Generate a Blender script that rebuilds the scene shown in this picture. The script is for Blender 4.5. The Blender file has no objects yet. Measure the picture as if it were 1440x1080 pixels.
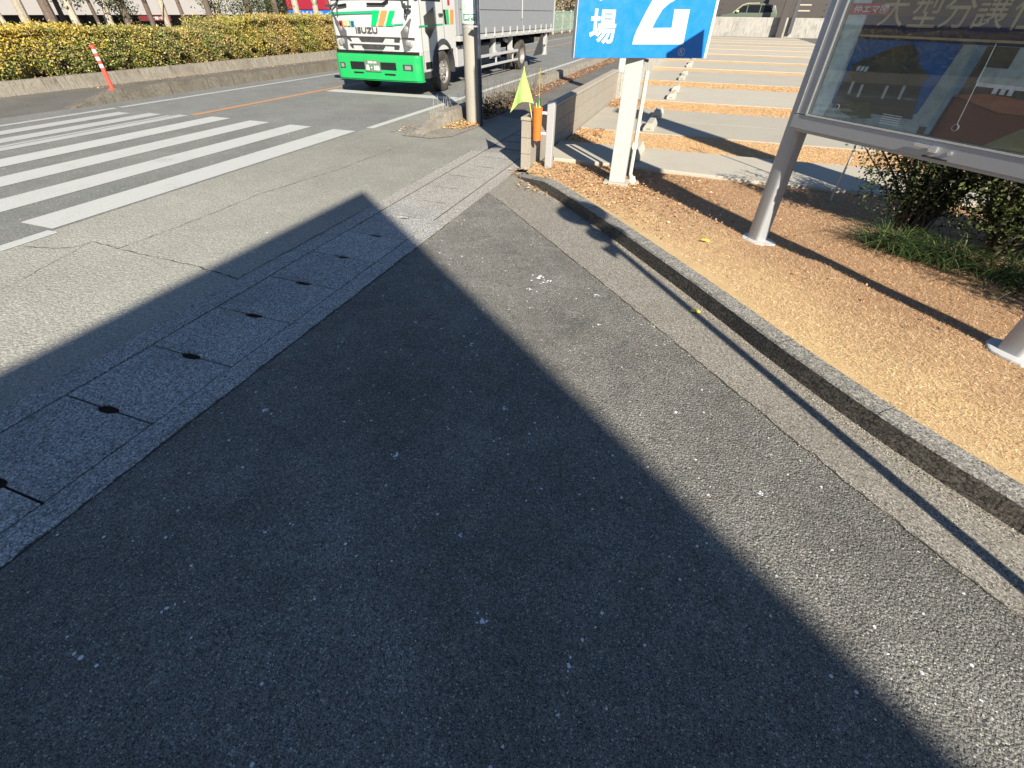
import bpy, bmesh, math, random
import numpy as np
from mathutils import Vector, Matrix
rad = math.radians
random.seed(7); RN = np.random.default_rng(7)
S = bpy.context.scene
COL = S.collection

# ---------------------------------------------------------------- camera, sky, sun, exposure
cam_d = bpy.data.cameras.new("camera"); cam = bpy.data.objects.new("camera", cam_d); COL.objects.link(cam)
cam_d.sensor_width = 36.0; cam_d.lens = 630.0 / 1440.0 * 36.0
cam_d.clip_start = 0.05; cam_d.clip_end = 600
R = Matrix(((0.94186993, -0.22225944, 0.25195592),
            (0.33581819, 0.59967114, -0.72637502),
            (0.01035302, 0.76876217, 0.63945097)))
cam.matrix_world = Matrix.Translation((0, 0, 1.603)) @ R.to_4x4()
S.camera = cam
SUN_EL = 30.5; SX_, SY_ = 0.602, -0.799; SUNV = Vector((SX_ * math.cos(rad(SUN_EL)), SY_ * math.cos(rad(SUN_EL)), math.sin(rad(SUN_EL))))
w = bpy.data.worlds.new("World"); S.world = w; w.use_nodes = True
nt = w.node_tree; nt.nodes.clear()
sky = nt.nodes.new("ShaderNodeTexSky"); sky.sky_type = 'NISHITA'; sky.sun_disc = False
sky.sun_elevation = rad(SUN_EL); sky.sun_rotation = math.atan2(SX_, SY_)
sky.air_density = 1.0; sky.dust_density = 0.3; sky.ozone_density = 5.0
bg = nt.nodes.new("ShaderNodeBackground"); bg.inputs[1].default_value = 0.0566
wo = nt.nodes.new("ShaderNodeOutputWorld"); nt.links.new(sky.outputs[0], bg.inputs[0]); nt.links.new(bg.outputs[0], wo.inputs[0])
sl = bpy.data.lights.new("sun", 'SUN'); sl.energy = 5.0; sl.angle = rad(0.53); sl.color = (1.0, 0.925, 0.79)
so = bpy.data.objects.new("sun", sl); COL.objects.link(so); so.rotation_euler = SUNV.to_track_quat('Z', 'Y').to_euler(); so.location = (20, -20, 20)
S.view_settings.view_transform = 'Standard'; S.view_settings.look = 'None'
S.view_settings.exposure = 1.08; S.view_settings.gamma = 1.0
S.cycles.max_bounces = 8; S.cycles.transparent_max_bounces = 12
S.cycles.sample_clamp_indirect = 4.0

# ---------------------------------------------------------------- materials
def srgb(r, g, b):
    f = lambda c: (c / 255 / 12.92) if c / 255 <= 0.04045 else ((c / 255 + 0.055) / 1.055) ** 2.4
    return (f(r), f(g), f(b), 1)
class N:
    def __init__(s, name):
        s.m = bpy.data.materials.new(name); s.m.use_nodes = True; s.t = s.m.node_tree
        s.b = s.t.nodes["Principled BSDF"]; s.geo = None
    def n(s, k, **kw):
        x = s.t.nodes.new(k)
        for a, v in kw.items(): setattr(x, a, v)
        return x
    def l(s, a, b): s.t.links.new(a, b)
    def pos(s):
        if not s.geo: s.geo = s.n("ShaderNodeNewGeometry")
        return s.geo.outputs["Position"]
    def objco(s):
        return s.n("ShaderNodeTexCoord").outputs["Object"]
    def noise(s, scale, detail=4, rough=.55, vec=None, dist=0):
        x = s.n("ShaderNodeTexNoise"); x.inputs["Scale"].default_value = scale; x.inputs["Detail"].default_value = detail
        x.inputs["Roughness"].default_value = rough; x.inputs["Distortion"].default_value = dist
        s.l(vec if vec is not None else s.pos(), x.inputs["Vector"]); return x.outputs["Fac"]
    def voro(s, scale, out="Distance", feature='F1', vec=None, rnd=1.0):
        x = s.n("ShaderNodeTexVoronoi", feature=feature); x.inputs["Scale"].default_value = scale
        x.inputs["Randomness"].default_value = rnd
        s.l(vec if vec is not None else s.pos(), x.inputs["Vector"]); return x.outputs[out]
    def ramp(s, fac, a, b, lo=0.0, hi=1.0):
        x = s.n("ShaderNodeMapRange"); x.inputs[1].default_value = a; x.inputs[2].default_value = b
        x.inputs[3].default_value = lo; x.inputs[4].default_value = hi; s.l(fac, x.inputs[0]); return x.outputs[0]
    def math(s, op, a, b=0.0):
        x = s.n("ShaderNodeMath", operation=op)
        for i, v in enumerate((a, b)):
            if isinstance(v, (int, float)): x.inputs[i].default_value = v
            else: s.l(v, x.inputs[i])
        return x.outputs[0]
    def mix(s, fac, a, b, mode='MIX'):
        x = s.n("ShaderNodeMix", data_type='RGBA', blend_type=mode)
        for i, v in ((0, fac), (6, a), (7, b)):
            if isinstance(v, (int, float)): x.inputs[i].default_value = v
            elif isinstance(v, (tuple, list)): x.inputs[i].default_value = tuple(v) if len(v) == 4 else (*v, 1)
            else: s.l(v, x.inputs[i])
        return x.outputs[2]
    def bump(s, h, strength=.5, dist=.01, prev=None):
        x = s.n("ShaderNodeBump"); x.inputs["Strength"].default_value = strength; x.inputs["Distance"].default_value = dist
        s.l(h, x.inputs["Height"])
        if prev is not None: s.l(prev, x.inputs["Normal"])
        return x.outputs[0]
    def out(s, col=None, rough=.8, metal=0, bump=None, spec=.3):
        if col is not None:
            if isinstance(col, (tuple, list)): s.b.inputs["Base Color"].default_value = tuple(col) if len(col) == 4 else (*col, 1)
            else: s.l(col, s.b.inputs["Base Color"])
        if isinstance(rough, (int, float)): s.b.inputs["Roughness"].default_value = rough
        else: s.l(rough, s.b.inputs["Roughness"])
        s.b.inputs["Metallic"].default_value = metal; s.b.inputs["Specular IOR Level"].default_value = spec
        if bump is not None: s.l(bump, s.b.inputs["Normal"])
        return s.m
def xyz(s, i):
    x = s.n("ShaderNodeSeparateXYZ"); s.l(s.pos(), x.inputs[0]); return x.outputs[i]

def asphalt(name, dark, light, stone, fine=180, stones=110, bstr=.6, specks=.965, patchy=.25, bdist=.006, grad=None):
    s = N(name)
    big = s.noise(0.9, 5, .6); mid = s.noise(9, 4, .6); grain = s.noise(fine, 3, .7)
    g2 = s.noise(fine * .42, 4, .8)
    gm = s.math('ADD', s.math('MULTIPLY', grain, .55), s.math('MULTIPLY', g2, .45))
    c = s.mix(s.ramp(gm, .41, .60), dark, light)
    def chips(scale, frac, size, col, amt):
        vc = s.voro(scale, "Color"); sp = s.n("ShaderNodeSeparateColor"); s.l(vc, sp.inputs[0]); vd_ = s.voro(scale)
        rad_ = s.math('MULTIPLY', s.ramp(sp.outputs[1], 1 - frac, 1, 0, 1), size)
        f_ = s.math('MULTIPLY', s.math('GREATER_THAN', rad_, vd_), amt)
        return s.mix(f_, c, col)
    c = chips(stones, .35, .42, stone, .75)
    c = chips(stones * 1.9, .25, .5, stone, .6)
    c = chips(37, (1 - specks) * 3.5, .24, (.72, .72, .70), 1.0)
    c = chips(19, (1 - specks) * 1.6, .16, (.75, .75, .72), 1.0)
    k = s.math('ADD', s.ramp(big, .3, .7, 1 - patchy, 1 + patchy), s.ramp(mid, .3, .7, -patchy * .35, patchy * .35))
    blot = s.noise(2.6, 8, .7, dist=.6); k = s.math('MULTIPLY', k, s.ramp(blot, .3, .7, 1 - patchy * .6, 1 + patchy * .5))
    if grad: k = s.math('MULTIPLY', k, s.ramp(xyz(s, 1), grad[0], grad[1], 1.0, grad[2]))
    cm = s.n("ShaderNodeVectorMath", operation='SCALE'); s.l(c, cm.inputs[0]); s.l(k, cm.inputs["Scale"])
    h = s.math('ADD', s.math('MULTIPLY', s.voro(stones * .85), -.8), s.math('MULTIPLY', gm, 1.0))
    h = s.math('ADD', h, s.math('MULTIPLY', s.noise(48, 2, .5), .35))
    pit = s.math('MULTIPLY', s.ramp(s.noise(75, 2, .5), .38, .26), s.ramp(big, .35, .6)); h = s.math('SUBTRACT', h, s.math('MULTIPLY', pit, 1.4))
    return s.out(cm.outputs[0], .88, 0, s.bump(h, bstr, bdist), .25)
def concrete(name, base, var=.18, fine=120, bstr=.35, stain=(.12, .11, .09), stainamt=.25, speck=True, streak=False):
    s = N(name)
    big = s.noise(1.6, 5, .6); grain = s.noise(fine, 4, .75)
    lo = tuple(x * (1 - var * 1.6) for x in base); hi = tuple(min(1, x * (1 + var)) for x in base)
    c = s.mix(s.ramp(grain, .3, .7), lo, hi)
    if speck:
        vc = s.voro(fine * .9, "Color"); sp = s.n("ShaderNodeSeparateColor"); s.l(vc, sp.inputs[0])
        c = s.mix(s.math('MULTIPLY', s.math('GREATER_THAN', sp.outputs[0], .76), .72), c, tuple(x * .22 for x in base))
        c = s.mix(s.math('MULTIPLY', s.math('GREATER_THAN', sp.outputs[1], .80), .68), c, tuple(min(.8, x * 1.9) for x in base))
    m = s.math('MULTIPLY', s.ramp(big, .48, .75), stainamt)
    if streak == 2: pass
    if streak:
        mp = s.n("ShaderNodeMapping"); mp.inputs["Scale"].default_value = (6, 6, .5); s.l(s.pos(), mp.inputs[0])
        m = s.math('MAXIMUM', m, s.math('MULTIPLY', s.ramp(s.noise(3, 5, .7, mp.outputs[0]), .5, .75), stainamt * 2))
    c = s.mix(m, c, stain)
    oi = s.n('ShaderNodeObjectInfo'); v_ = s.n('ShaderNodeVectorMath', operation='SCALE'); s.l(c, v_.inputs[0]); s.l(s.ramp(oi.outputs['Random'], 0, 1, .88, 1.1), v_.inputs['Scale']); c = v_.outputs[0]
    return s.out(c, .85, 0, s.bump(grain, bstr, .004), .25)
def paint(name, base, rough=.4, dirt=.12, dirtcol=(.12, .1, .08), spec=.5, scale=14, metal=0, bstr=.0):
    s = N(name)
    d = s.noise(scale, 5, .65); d2 = s.noise(scale * 9, 2, .5)
    c = s.mix(s.math('MULTIPLY', s.ramp(d, .45, .8), dirt), base, dirtcol)
    c = s.mix(s.math('MULTIPLY', s.ramp(d2, .5, .8), dirt * .5), c, dirtcol)
    r = s.ramp(d, .3, .7, max(.02, rough - .08), min(1, rough + .12))
    return s.out(c, r, metal, s.bump(d2, bstr, .002) if bstr else None, spec)
def attr_leaf(name, rough=.6, trans=.25, tint=(1, 1, 1)):
    s = N(name)
    a = s.n("ShaderNodeAttribute", attribute_name="tint")
    c = s.mix(1.0, a.outputs["Color"], (*tint, 1), 'MULTIPLY')
    s.out(c, rough, 0, None, .3)
    tr = s.n("ShaderNodeBsdfTranslucent"); s.l(c, tr.inputs[0])
    mx = s.n("ShaderNodeMixShader"); mx.inputs[0].default_value = trans
    s.l(s.b.outputs[0], mx.inputs[1]); s.l(tr.outputs[0], mx.inputs[2])
    s.l(mx.outputs[0], s.t.nodes["Material Output"].inputs[0]); return s.m

M = {}
M['walk'] = asphalt('sidewalk_asphalt', (.026, .027, .027), (.31, .295, .26), (.54, .52, .47), 240, 120, 1.0, .972, .28, .009)
M['road'] = asphalt('road_asphalt', (.10, .104, .10), (.25, .252, .238), (.31, .31, .29), 95, 60, .55, .985, .14, .007)
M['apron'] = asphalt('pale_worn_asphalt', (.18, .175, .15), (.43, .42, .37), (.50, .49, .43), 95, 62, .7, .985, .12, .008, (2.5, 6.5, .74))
M['far_walk'] = asphalt('grey_asphalt', (.09, .086, .078), (.165, .155, .138), (.3, .29, .27), 90, 60, .4, .99, .15)
M['gutter'] = concrete('gutter_concrete', (.37, .365, .345), .5, 160, .6, (.09, .085, .075), .35)
M['gutter_pink'] = concrete('driveway_concrete', (.29, .275, .25), .28, 170, .5, (.14, .12, .1), .25)
M['lgutter'] = concrete('l_gutter_concrete', (.25, .23, .195), .28, 190, .6, (.1, .09, .07), .3)
M['kerb'] = concrete('kerb_granite', (.27, .255, .225), .4, 160, .8, (.1, .09, .07), .3)
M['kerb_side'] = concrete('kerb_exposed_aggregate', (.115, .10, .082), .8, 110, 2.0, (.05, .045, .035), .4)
M['slab'] = concrete('parking_slab_concrete', (.40, .368, .305), .07, 60, .15, (.3, .25, .18), .3, False)
M['stop'] = concrete('wheel_stop_concrete', (.40, .38, .32), .08, 70, .2, (.25, .22, .17), .3, False)
M['block'] = concrete('wall_block_concrete', (.33, .295, .245), .1, 70, .25, (.25, .19, .13), .3, False, True)
M['oldwall'] = concrete('weathered_concrete', (.42, .4, .36), .2, 30, .4, (.1, .1, .09), .55, False, True)
M['farkerb'] = concrete('far_kerb_concrete', (.26, .235, .195), .2, 22, .4, (.10, .085, .065), .7, False, True)
M['medkerb'] = concrete('median_kerb_concrete', (.185, .165, .135), .25, 22, .4, (.08, .07, .055), .8, False, True)
M['pole'] = concrete('pole_concrete', (.30, .285, .245), .1, 80, .2, (.22, .18, .14), .35, False)
M['soil'] = concrete('bed_soil', (.20, .14, .10), .4, 60, .9, (.1, .07, .05), .5)
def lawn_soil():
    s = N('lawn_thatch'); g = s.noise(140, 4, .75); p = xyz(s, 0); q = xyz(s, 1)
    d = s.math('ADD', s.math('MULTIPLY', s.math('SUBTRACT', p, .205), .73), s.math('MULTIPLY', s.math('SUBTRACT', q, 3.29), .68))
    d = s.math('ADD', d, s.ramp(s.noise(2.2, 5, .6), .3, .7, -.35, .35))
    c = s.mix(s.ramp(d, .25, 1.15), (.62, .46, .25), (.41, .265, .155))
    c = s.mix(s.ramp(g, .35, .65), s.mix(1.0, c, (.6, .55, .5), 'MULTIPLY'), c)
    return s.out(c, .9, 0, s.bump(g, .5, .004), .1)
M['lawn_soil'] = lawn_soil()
M['far_lawn'] = concrete('dormant_turf_strip', (.62, .43, .24), .25, 80, .7, (.40, .25, .14), .6, False)
M['ground'] = concrete('ground', (.2, .19, .17), .2, 10, .3)
M['black'] = N('black_void').out((.006, .006, .006), .9)
M['rubber'] = paint('tyre_rubber', (.05, .046, .042), .75, .35, (.2, .17, .14), .25, 10)
M['darkplastic'] = paint('dark_plastic', (.035, .036, .04), .55, .25, (.15, .14, .12), .35)
M['chassis'] = paint('chassis_black', (.010, .010, .012), .8, .2, (.04, .035, .03), .25)
M['white'] = paint('truck_white_paint', (.47, .47, .45), .28, .22, (.3, .27, .22), .5, 3)
M['green'] = paint('truck_green_paint', (.01, .36, .095), .3, .25, (.12, .22, .1), .5, 5)
M['stripe_green'] = N('stripe_green').out((.0, .42, .12), .4)
M['stripe_dkgreen'] = N('stripe_teal').out((.02, .30, .14), .4)
M['stripe_orange'] = N('stripe_orange').out((.82, .22, .08), .4)
M['stripe_cream'] = N('stripe_cream').out((.82, .76, .42), .4)
M['panelgrey'] = paint('wing_panel_grey', (.215, .225, .24), .42, .18, (.2, .19, .18), .4, 3)
M['steel'] = paint('light_grey_steel', (.46, .46, .45), .45, .3, (.2, .18, .15), .4, metal=.2)
M['rim'] = paint('wheel_rim', (.26, .24, .215), .42, .4, (.15, .12, .1), .5, 20, .3)
M['glassdark'] = N('cab_glass').out((.012, .015, .018), .06, 0, None, .6)
M['lens'] = paint('headlamp_lens', (.11, .11, .115), .3, .6, (.06, .06, .06), .6, 60, .1)
M['lamp_chrome'] = N('lamp_reflector').out((.36, .36, .35), .45, .5)
M['plate'] = paint('licence_plate_green', (.10, .17, .11), .4, .3, (.3, .3, .28))
M['letters'] = N('pale_lettering').out((.7, .72, .68), .5)
M['darkletters'] = paint('chrome_letters', (.09, .09, .09), .35, .1, metal=.3)
for nm, c in (('sq_red', (.42, .015, .02)), ('sq_orange', (.75, .33, .02)), ('sq_green', (.06, .3, .05)), ('sq_blue', (.01, .16, .27)),
              ('poster_sky', (.04, .15, .40)), ('poster_house', (.10, .098, .09)), ('poster_roof', (0.070, 0.066, 0.060)), ('poster_pale', (.34, .42, .44)),
              ('poster_navy', (0.050, 0.050, 0.120)), ('poster_gold', (.52, .44, .27)), ('poster_brown', (0.200, 0.080, 0.056)), ('poster_brown2', (0.400, 0.160, 0.100)),
              ('poster_grey', (0.480, 0.540, 0.540)), ('poster_olive', (.28, .25, .13)), ('poster_red', (0.500, 0.060, 0.100)), ('poster_white', (0.850, 0.850, 0.850)),
              ('poster_green', (.12, .13, .08)), ('poster_window', (0.640, 0.760, 0.800)), ('poster_blueframe', (.22, .34, .45)), ('poster_dark', (0.120, 0.110, 0.100))):
    M[nm] = paint(nm, c, .5, .1 if nm.startswith('sq') else .45, (.09, .085, .08), .3, 22)
M['signblue'] = paint('sign_blue', (.0, .17, .56), .35, .02)
M['signwhite'] = paint('sign_white', (.50, .50, .495), .4, .03)
M['postwhite'] = paint('post_white_paint', (.42, .42, .41), .5, .14, bstr=.1)
M['cream'] = paint('cream_conduit', (.60, .56, .44), .5, .15)
M['alu'] = paint('satin_aluminium', (.34, .35, .365), .42, .1, (.25, .22, .18), .5, 20, .25)
M['alubright'] = paint('bright_aluminium', (.7, .7, .69), .25, .05, metal=.8)
M['galv'] = paint('galvanised_steel', (.44, .44, .44), .5, .3, (.3, .28, .25), .4, 25, .35, .1)
M['orange'] = paint('faded_orange_plastic', (.86, .16, .025), .6, .45, (.5, .06, .01), .3, 60, 0, .4)
M['delin'] = paint('delineator_red', (.78, .075, .045), .5, .1)
M['navy'] = paint('navy_conduit', (.022, .027, .045), .4, .2, (.12, .13, .16))
M['flagstick'] = paint('yellow_stick', (.78, .62, .06), .5, .1)
M['signpale'] = paint('pale_green_plate', (.60, .72, .60), .4, .12)
M['signdkgreen'] = paint('dark_green_plate', (.02, .15, .09), .4, .1)
M['signink'] = paint('faded_grey_ink', (.18, .26, .2), .5, .1)
M['bark_pale'] = concrete('pale_bark', (.42, .37, .29), .25, 30, .8, (.16, .13, .1), .5, False)
M['bark_dark'] = concrete('dark_bark', (.13, .10, .08), .3, 30, 1.0, (.07, .05, .04), .5, False)
M['leaf'] = attr_leaf('leaves', .5, .22)
M['blade'] = attr_leaf('dry_grass_blades', .75, .25)
M['dead'] = attr_leaf('dead_leaves', .7, .15)
M['storewhite'] = paint('store_fascia_white', (.44, .41, .385), .6, .1, scale=1)
M['storedark'] = paint('store_shaded_glazing', (.012, .012, .014), .25, .2, (.05, .05, .05), .5, 3)
M['red'] = paint('sign_red', (.36, .02, .04), .45, .05)
M['maroon'] = paint('banner_maroon', (.2, .02, .03), .6, .1)
M['blue'] = paint('banner_blue', (.02, .16, .55), .45, .05)
M['cpink'] = paint('banner_orange', (.8, .28, .08), .45, .1)
M['meshgreen'] = paint('fence_green', (.27, .40, .32), .5, .1)
M['fencebrown'] = paint('fence_dark_brown', (.05, .042, .038), .6, .15)
M['housewall'] = paint('house_wall', (.45, .4, .33), .8, .15, scale=2)
M['roof'] = paint('roof_dark', (.06, .06, .065), .7, .2)
M['carpaint'] = paint('car_olive_grey', (.10, .12, .09), .3, .1)
M['rail_light'] = paint('car_trim', (.5, .52, .3), .3, .1)
M['crack'] = N('crack_dark').out((.05, .045, .04), .95)
M['stain'] = concrete('dried_stain', (.74, .75, .75), .2, 150, .4, (.5, .5, .5), .3, False)
M['disc'] = paint('road_sign_back', (.45, .45, .46), .5, .1, metal=.3)
def flag_mat():
    s = N('lime_flag_cloth'); c = s.mix(s.ramp(s.noise(14, 3), .3, .7), (.42, .62, .15), (.52, .74, .24))
    s.out(c, .6, 0, s.bump(s.noise(220, 2), .2, .002), .2)
    tr = s.n("ShaderNodeBsdfTranslucent"); s.l(c, tr.inputs[0]); mx = s.n("ShaderNodeMixShader"); mx.inputs[0].default_value = .35
    s.l(s.b.outputs[0], mx.inputs[1]); s.l(tr.outputs[0], mx.inputs[2]); s.l(mx.outputs[0], s.t.nodes["Material Output"].inputs[0]); return s.m
M['flag'] = flag_mat()
def glass_mat():
    s = N('board_glass'); t = s.t; t.nodes.remove(s.b)
    tr = s.n("ShaderNodeBsdfTransparent"); tr.inputs[0].default_value = (.95, .97, .97, 1)
    gl = s.n("ShaderNodeBsdfGlossy"); gl.inputs["Roughness"].default_value = .02
    fr = s.n("ShaderNodeFresnel"); fr.inputs[0].default_value = 1.52
    f = s.math('MULTIPLY', fr.outputs[0], .75)
    mp = s.n("ShaderNodeMapping"); mp.inputs["Scale"].default_value = (1, 1, 7); mp.inputs["Rotation"].default_value = (0, rad(20), 0); s.l(s.pos(), mp.inputs[0])
    scr = s.math('MULTIPLY', s.ramp(s.noise(8, 6, .8, mp.outputs[0]), .6, .78), .16)
    df = s.n("ShaderNodeBsdfDiffuse"); df.inputs[0].default_value = (.6, .62, .62, 1)
    m1 = s.n("ShaderNodeMixShader"); s.l(f, m1.inputs[0]); s.l(tr.outputs[0], m1.inputs[1]); s.l(gl.outputs[0], m1.inputs[2])
    m2 = s.n("ShaderNodeMixShader"); s.l(scr, m2.inputs[0]); s.l(m1.outputs[0], m2.inputs[1]); s.l(df.outputs[0], m2.inputs[2])
    s.l(m2.outputs[0], t.nodes["Material Output"].inputs[0]); return s.m
M['glass'] = glass_mat()
def roadpaint(name, col, under, wear=.5):
    s = N(name); f = s.noise(60, 4, .75); g = s.noise(2.2, 5, .6)
    a = s.math('ADD', f, s.math('MULTIPLY', g, .6))
    m = s.ramp(a, 1.02 - wear * .12, 1.12 - wear * .1, 0, .85)
    c = s.mix(s.ramp(s.noise(90, 2), .3, .7), tuple(x * .86 for x in col), col)
    c = s.mix(m, c, under)
    return s.out(c, .7, 0, s.bump(s.voro(60), .35, .004), .3)
M['linewhite'] = roadpaint('white_road_paint', (.47, .475, .455), (.22, .215, .2), 1.0)
M['linewhite_worn'] = roadpaint('worn_white_road_paint', (.42, .425, .41), (.17, .17, .165), .95)
M['lineorange'] = roadpaint('orange_road_paint', (.46, .25, .12), (.2, .18, .16), 1.2)

# ---------------------------------------------------------------- mesh helpers
class MB:
    def __init__(s): s.v = []; s.f = []; s.mi = []; s.cur = 0
    def add(s, vs, fs):
        o = len(s.v); s.v += [tuple(v) for v in vs]
        for f in fs: s.f.append(tuple(i + o for i in f)); s.mi.append(s.cur)
        return s
    def box(s, x0, x1, y0, y1, z0, z1, m=None):
        vs = [(x, y, z) for z in (z0, z1) for x, y in ((x0, y0), (x1, y0), (x1, y1), (x0, y1))]
        if m is not None: vs = [m @ Vector(v) for v in vs]
        return s.add(vs, [(3, 2, 1, 0), (4, 5, 6, 7), (0, 1, 5, 4), (1, 2, 6, 5), (2, 3, 7, 6), (3, 0, 4, 7)])
    def prism(s, pts, z0, z1, m=None):           # polygon (ccw, xy) extruded in z
        n = len(pts); vs = [(x, y, z0) for x, y in pts] + [(x, y, z1) for x, y in pts]
        if m is not None: vs = [m @ Vector(v) for v in vs]
        return s.add(vs, [tuple(range(n - 1, -1, -1)), tuple(range(n, 2 * n))] + [(i, (i + 1) % n, n + (i + 1) % n, n + i) for i in range(n)])
    def tube(s, pts, r, seg=10, cap=True):
        pts = [Vector(p) for p in pts]; n = len(pts); rr = r if isinstance(r, (list, tuple)) else [r] * n
        rings = []; prev = None
        for i, p in enumerate(pts):
            d = (pts[min(i + 1, n - 1)] - pts[max(i - 1, 0)]).normalized()
            a = d.orthogonal().normalized() if prev is None else (prev - d * prev.dot(d)).normalized()
            prev = a; b = d.cross(a)
            rings.append([p + (a * math.cos(t) + b * math.sin(t)) * rr[i] for t in [2 * math.pi * k / seg for k in range(seg)]])
        fs = [(i * seg + k, i * seg + (k + 1) % seg, (i + 1) * seg + (k + 1) % seg, (i + 1) * seg + k) for i in range(n - 1) for k in range(seg)]
        if cap: fs += [tuple(range(seg - 1, -1, -1)), tuple((n - 1) * seg + k for k in range(seg))]
        return s.add([v for r_ in rings for v in r_], fs)
    def lathe(s, prof, seg=28, m=None):          # profile (r, z) about z
        vs = [(r * math.cos(2 * math.pi * k / seg), r * math.sin(2 * math.pi * k / seg), z) for r, z in prof for k in range(seg)]
        if m is not None: vs = [m @ Vector(v) for v in vs]
        n = len(prof)
        return s.add(vs, [(i * seg + k, i * seg + (k + 1) % seg, (i + 1) * seg + (k + 1) % seg, (i + 1) * seg + k) for i in range(n - 1) for k in range(seg)])
    def quad(s, a, b, c, d): return s.add([a, b, c, d], [(0, 1, 2, 3)])
    def build(s, name, mats, parent=None, bevel=0, smooth=False, off=None):
        me = bpy.data.meshes.new(name); o_ = off if off is not None else (parent.location if parent is not None and parent.get('_w') else Vector((0, 0, 0)))
        if parent is not None and parent.parent is not None and parent.get('_w') is None and parent.get('_abs'): o_ = Vector(parent['_abs'])
        me.from_pydata([Vector(v) - Vector(o_) for v in s.v], [], s.f)
        for m in (mats if isinstance(mats, (list, tuple)) else [mats]): me.materials.append(m)
        me.polygons.foreach_set("material_index", s.mi); me.update()
        bm = bmesh.new(); bm.from_mesh(me); bmesh.ops.recalc_face_normals(bm, faces=bm.faces)
        if bevel:
            es = [e for e in bm.edges if len(e.link_faces) == 2 and e.calc_face_angle(0) > .5]
            bmesh.ops.bevel(bm, geom=es, offset=bevel, segments=2, affect='EDGES', profile=.6, clamp_overlap=True)
        bm.to_mesh(me); bm.free()
        if smooth:
            me.shade_smooth()
            me.set_sharp_from_angle(angle=rad(35))
        o = bpy.data.objects.new(name, me); COL.objects.link(o)
        if parent is not None:
            o.parent = parent; o['_abs'] = list(o_)
        return o
def thing(name, label, cat, loc=(0, 0, 0), group=None, rz=0, local=False):
    o = bpy.data.objects.new(name, None); COL.objects.link(o); o.location = loc; o.rotation_euler = (0, 0, rz)
    o.empty_display_size = .1
    if not local: o['_w'] = 1
    o['label'] = label; o['category'] = cat
    if group: o['group'] = group
    return o
def tag(o, label, cat, group=None, kind=None):
    if label: o['label'] = label
    if cat: o['category'] = cat
    if group: o['group'] = group
    if kind: o['kind'] = kind
    return o
def struct(o): o['kind'] = 'structure'; return o
def copy_tree(o, parent=None):
    c = o.copy(); COL.objects.link(c); c.parent = parent
    for ch in list(o.children): copy_tree(ch, c)
    return c
def sheet(name, pts, z, mat):
    m = MB(); m.add([(x, y, z) for x, y in pts], [tuple(range(len(pts)))]); return struct(m.build(name, mat))
def text_mb(body, org, ux, uy, u0, u1, v0, v1, depth=.002, bold=.0, mb=None, shear=0):
    """lettering fitted into a box on the plane through org spanned by ux, uy"""
    c = bpy.data.curves.new('txt', 'FONT'); c.body = body; c.size = 1; c.offset = bold; c.resolution_u = 3
    o = bpy.data.objects.new('txt', c); COL.objects.link(o)
    me = bpy.data.meshes.new_from_object(o.evaluated_get(bpy.context.evaluated_depsgraph_get()))
    vs = np.array([v.co[:] for v in me.vertices]); fs = [tuple(p.vertices) for p in me.polygons]
    bpy.data.objects.remove(o); bpy.data.curves.remove(c); bpy.data.meshes.remove(me)
    a = vs.min(0); b = vs.max(0)
    U = u0 + (vs[:, 0] - a[0]) / (b[0] - a[0]) * (u1 - u0); Vv = v0 + (vs[:, 1] - a[1]) / (b[1] - a[1]) * (v1 - v0)
    U = U + shear * (Vv - v0)
    org, ux, uy = Vector(org), Vector(ux), Vector(uy); nn = ux.cross(uy).normalized() * depth
    mb = mb or MB(); mb.add([org + ux * float(u) + uy * float(v) + nn for u, v in zip(U, Vv)], fs); return mb
def npmesh(name, co, faces_n, k, mat, tint=None, parent=None):
    """co (n,3) vertices grouped k per face"""
    me = bpy.data.meshes.new(name); n = len(co); me.vertices.add(n); me.vertices.foreach_set("co", np.asarray(co, np.float32).ravel())
    me.loops.add(n); me.loops.foreach_set("vertex_index", np.arange(n, dtype=np.int32))
    me.polygons.add(faces_n); me.polygons.foreach_set("loop_start", np.arange(0, n, k, dtype=np.int32))
    me.update(calc_edges=True)
    if tint is not None:
        at = me.color_attributes.new("tint", 'FLOAT_COLOR', 'POINT')
        c4 = np.ones((n, 4), np.float32); c4[:, :3] = np.repeat(tint, k, 0); at.data.foreach_set("color", c4.ravel())
    me.materials.append(mat); o = bpy.data.objects.new(name, me); COL.objects.link(o)
    if parent is not None: o.parent = parent
    return o
def pick(cols, n, jit=.15):
    cols = np.array(cols); c = cols[RN.integers(0, len(cols), n)]; return np.clip(c * (1 + RN.normal(0, jit, (n, 1))), 0.004, .95)
def leaf_cloud(P, size, cols, jit=.18, up=.3, aspect=.55):
    """pointed four-sided leaves at points P"""
    n = len(P); d = RN.normal(size=(n, 3)); d[:, 2] = d[:, 2] * .7 + up; d /= np.linalg.norm(d, axis=1)[:, None]
    e = np.cross(d, RN.normal(size=(n, 3))); e /= np.linalg.norm(e, axis=1)[:, None]
    s = (size * RN.uniform(.6, 1.3, n))[:, None]
    co = np.stack([P, P + d * s * .5 + e * s * aspect * .5, P + d * s, P + d * s * .5 - e * s * aspect * .5], 1).reshape(-1, 3)
    return co, pick(cols, n, jit)
def inside(px, py, poly):
    r = np.zeros(len(px), bool); n = len(poly)
    for i in range(n):
        x1, y1 = poly[i]; x2, y2 = poly[(i + 1) % n]
        c = ((y1 > py) != (y2 > py)) & (px < (x2 - x1) * (py - y1) / (y2 - y1 + 1e-12) + x1); r ^= c
    return r
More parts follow.
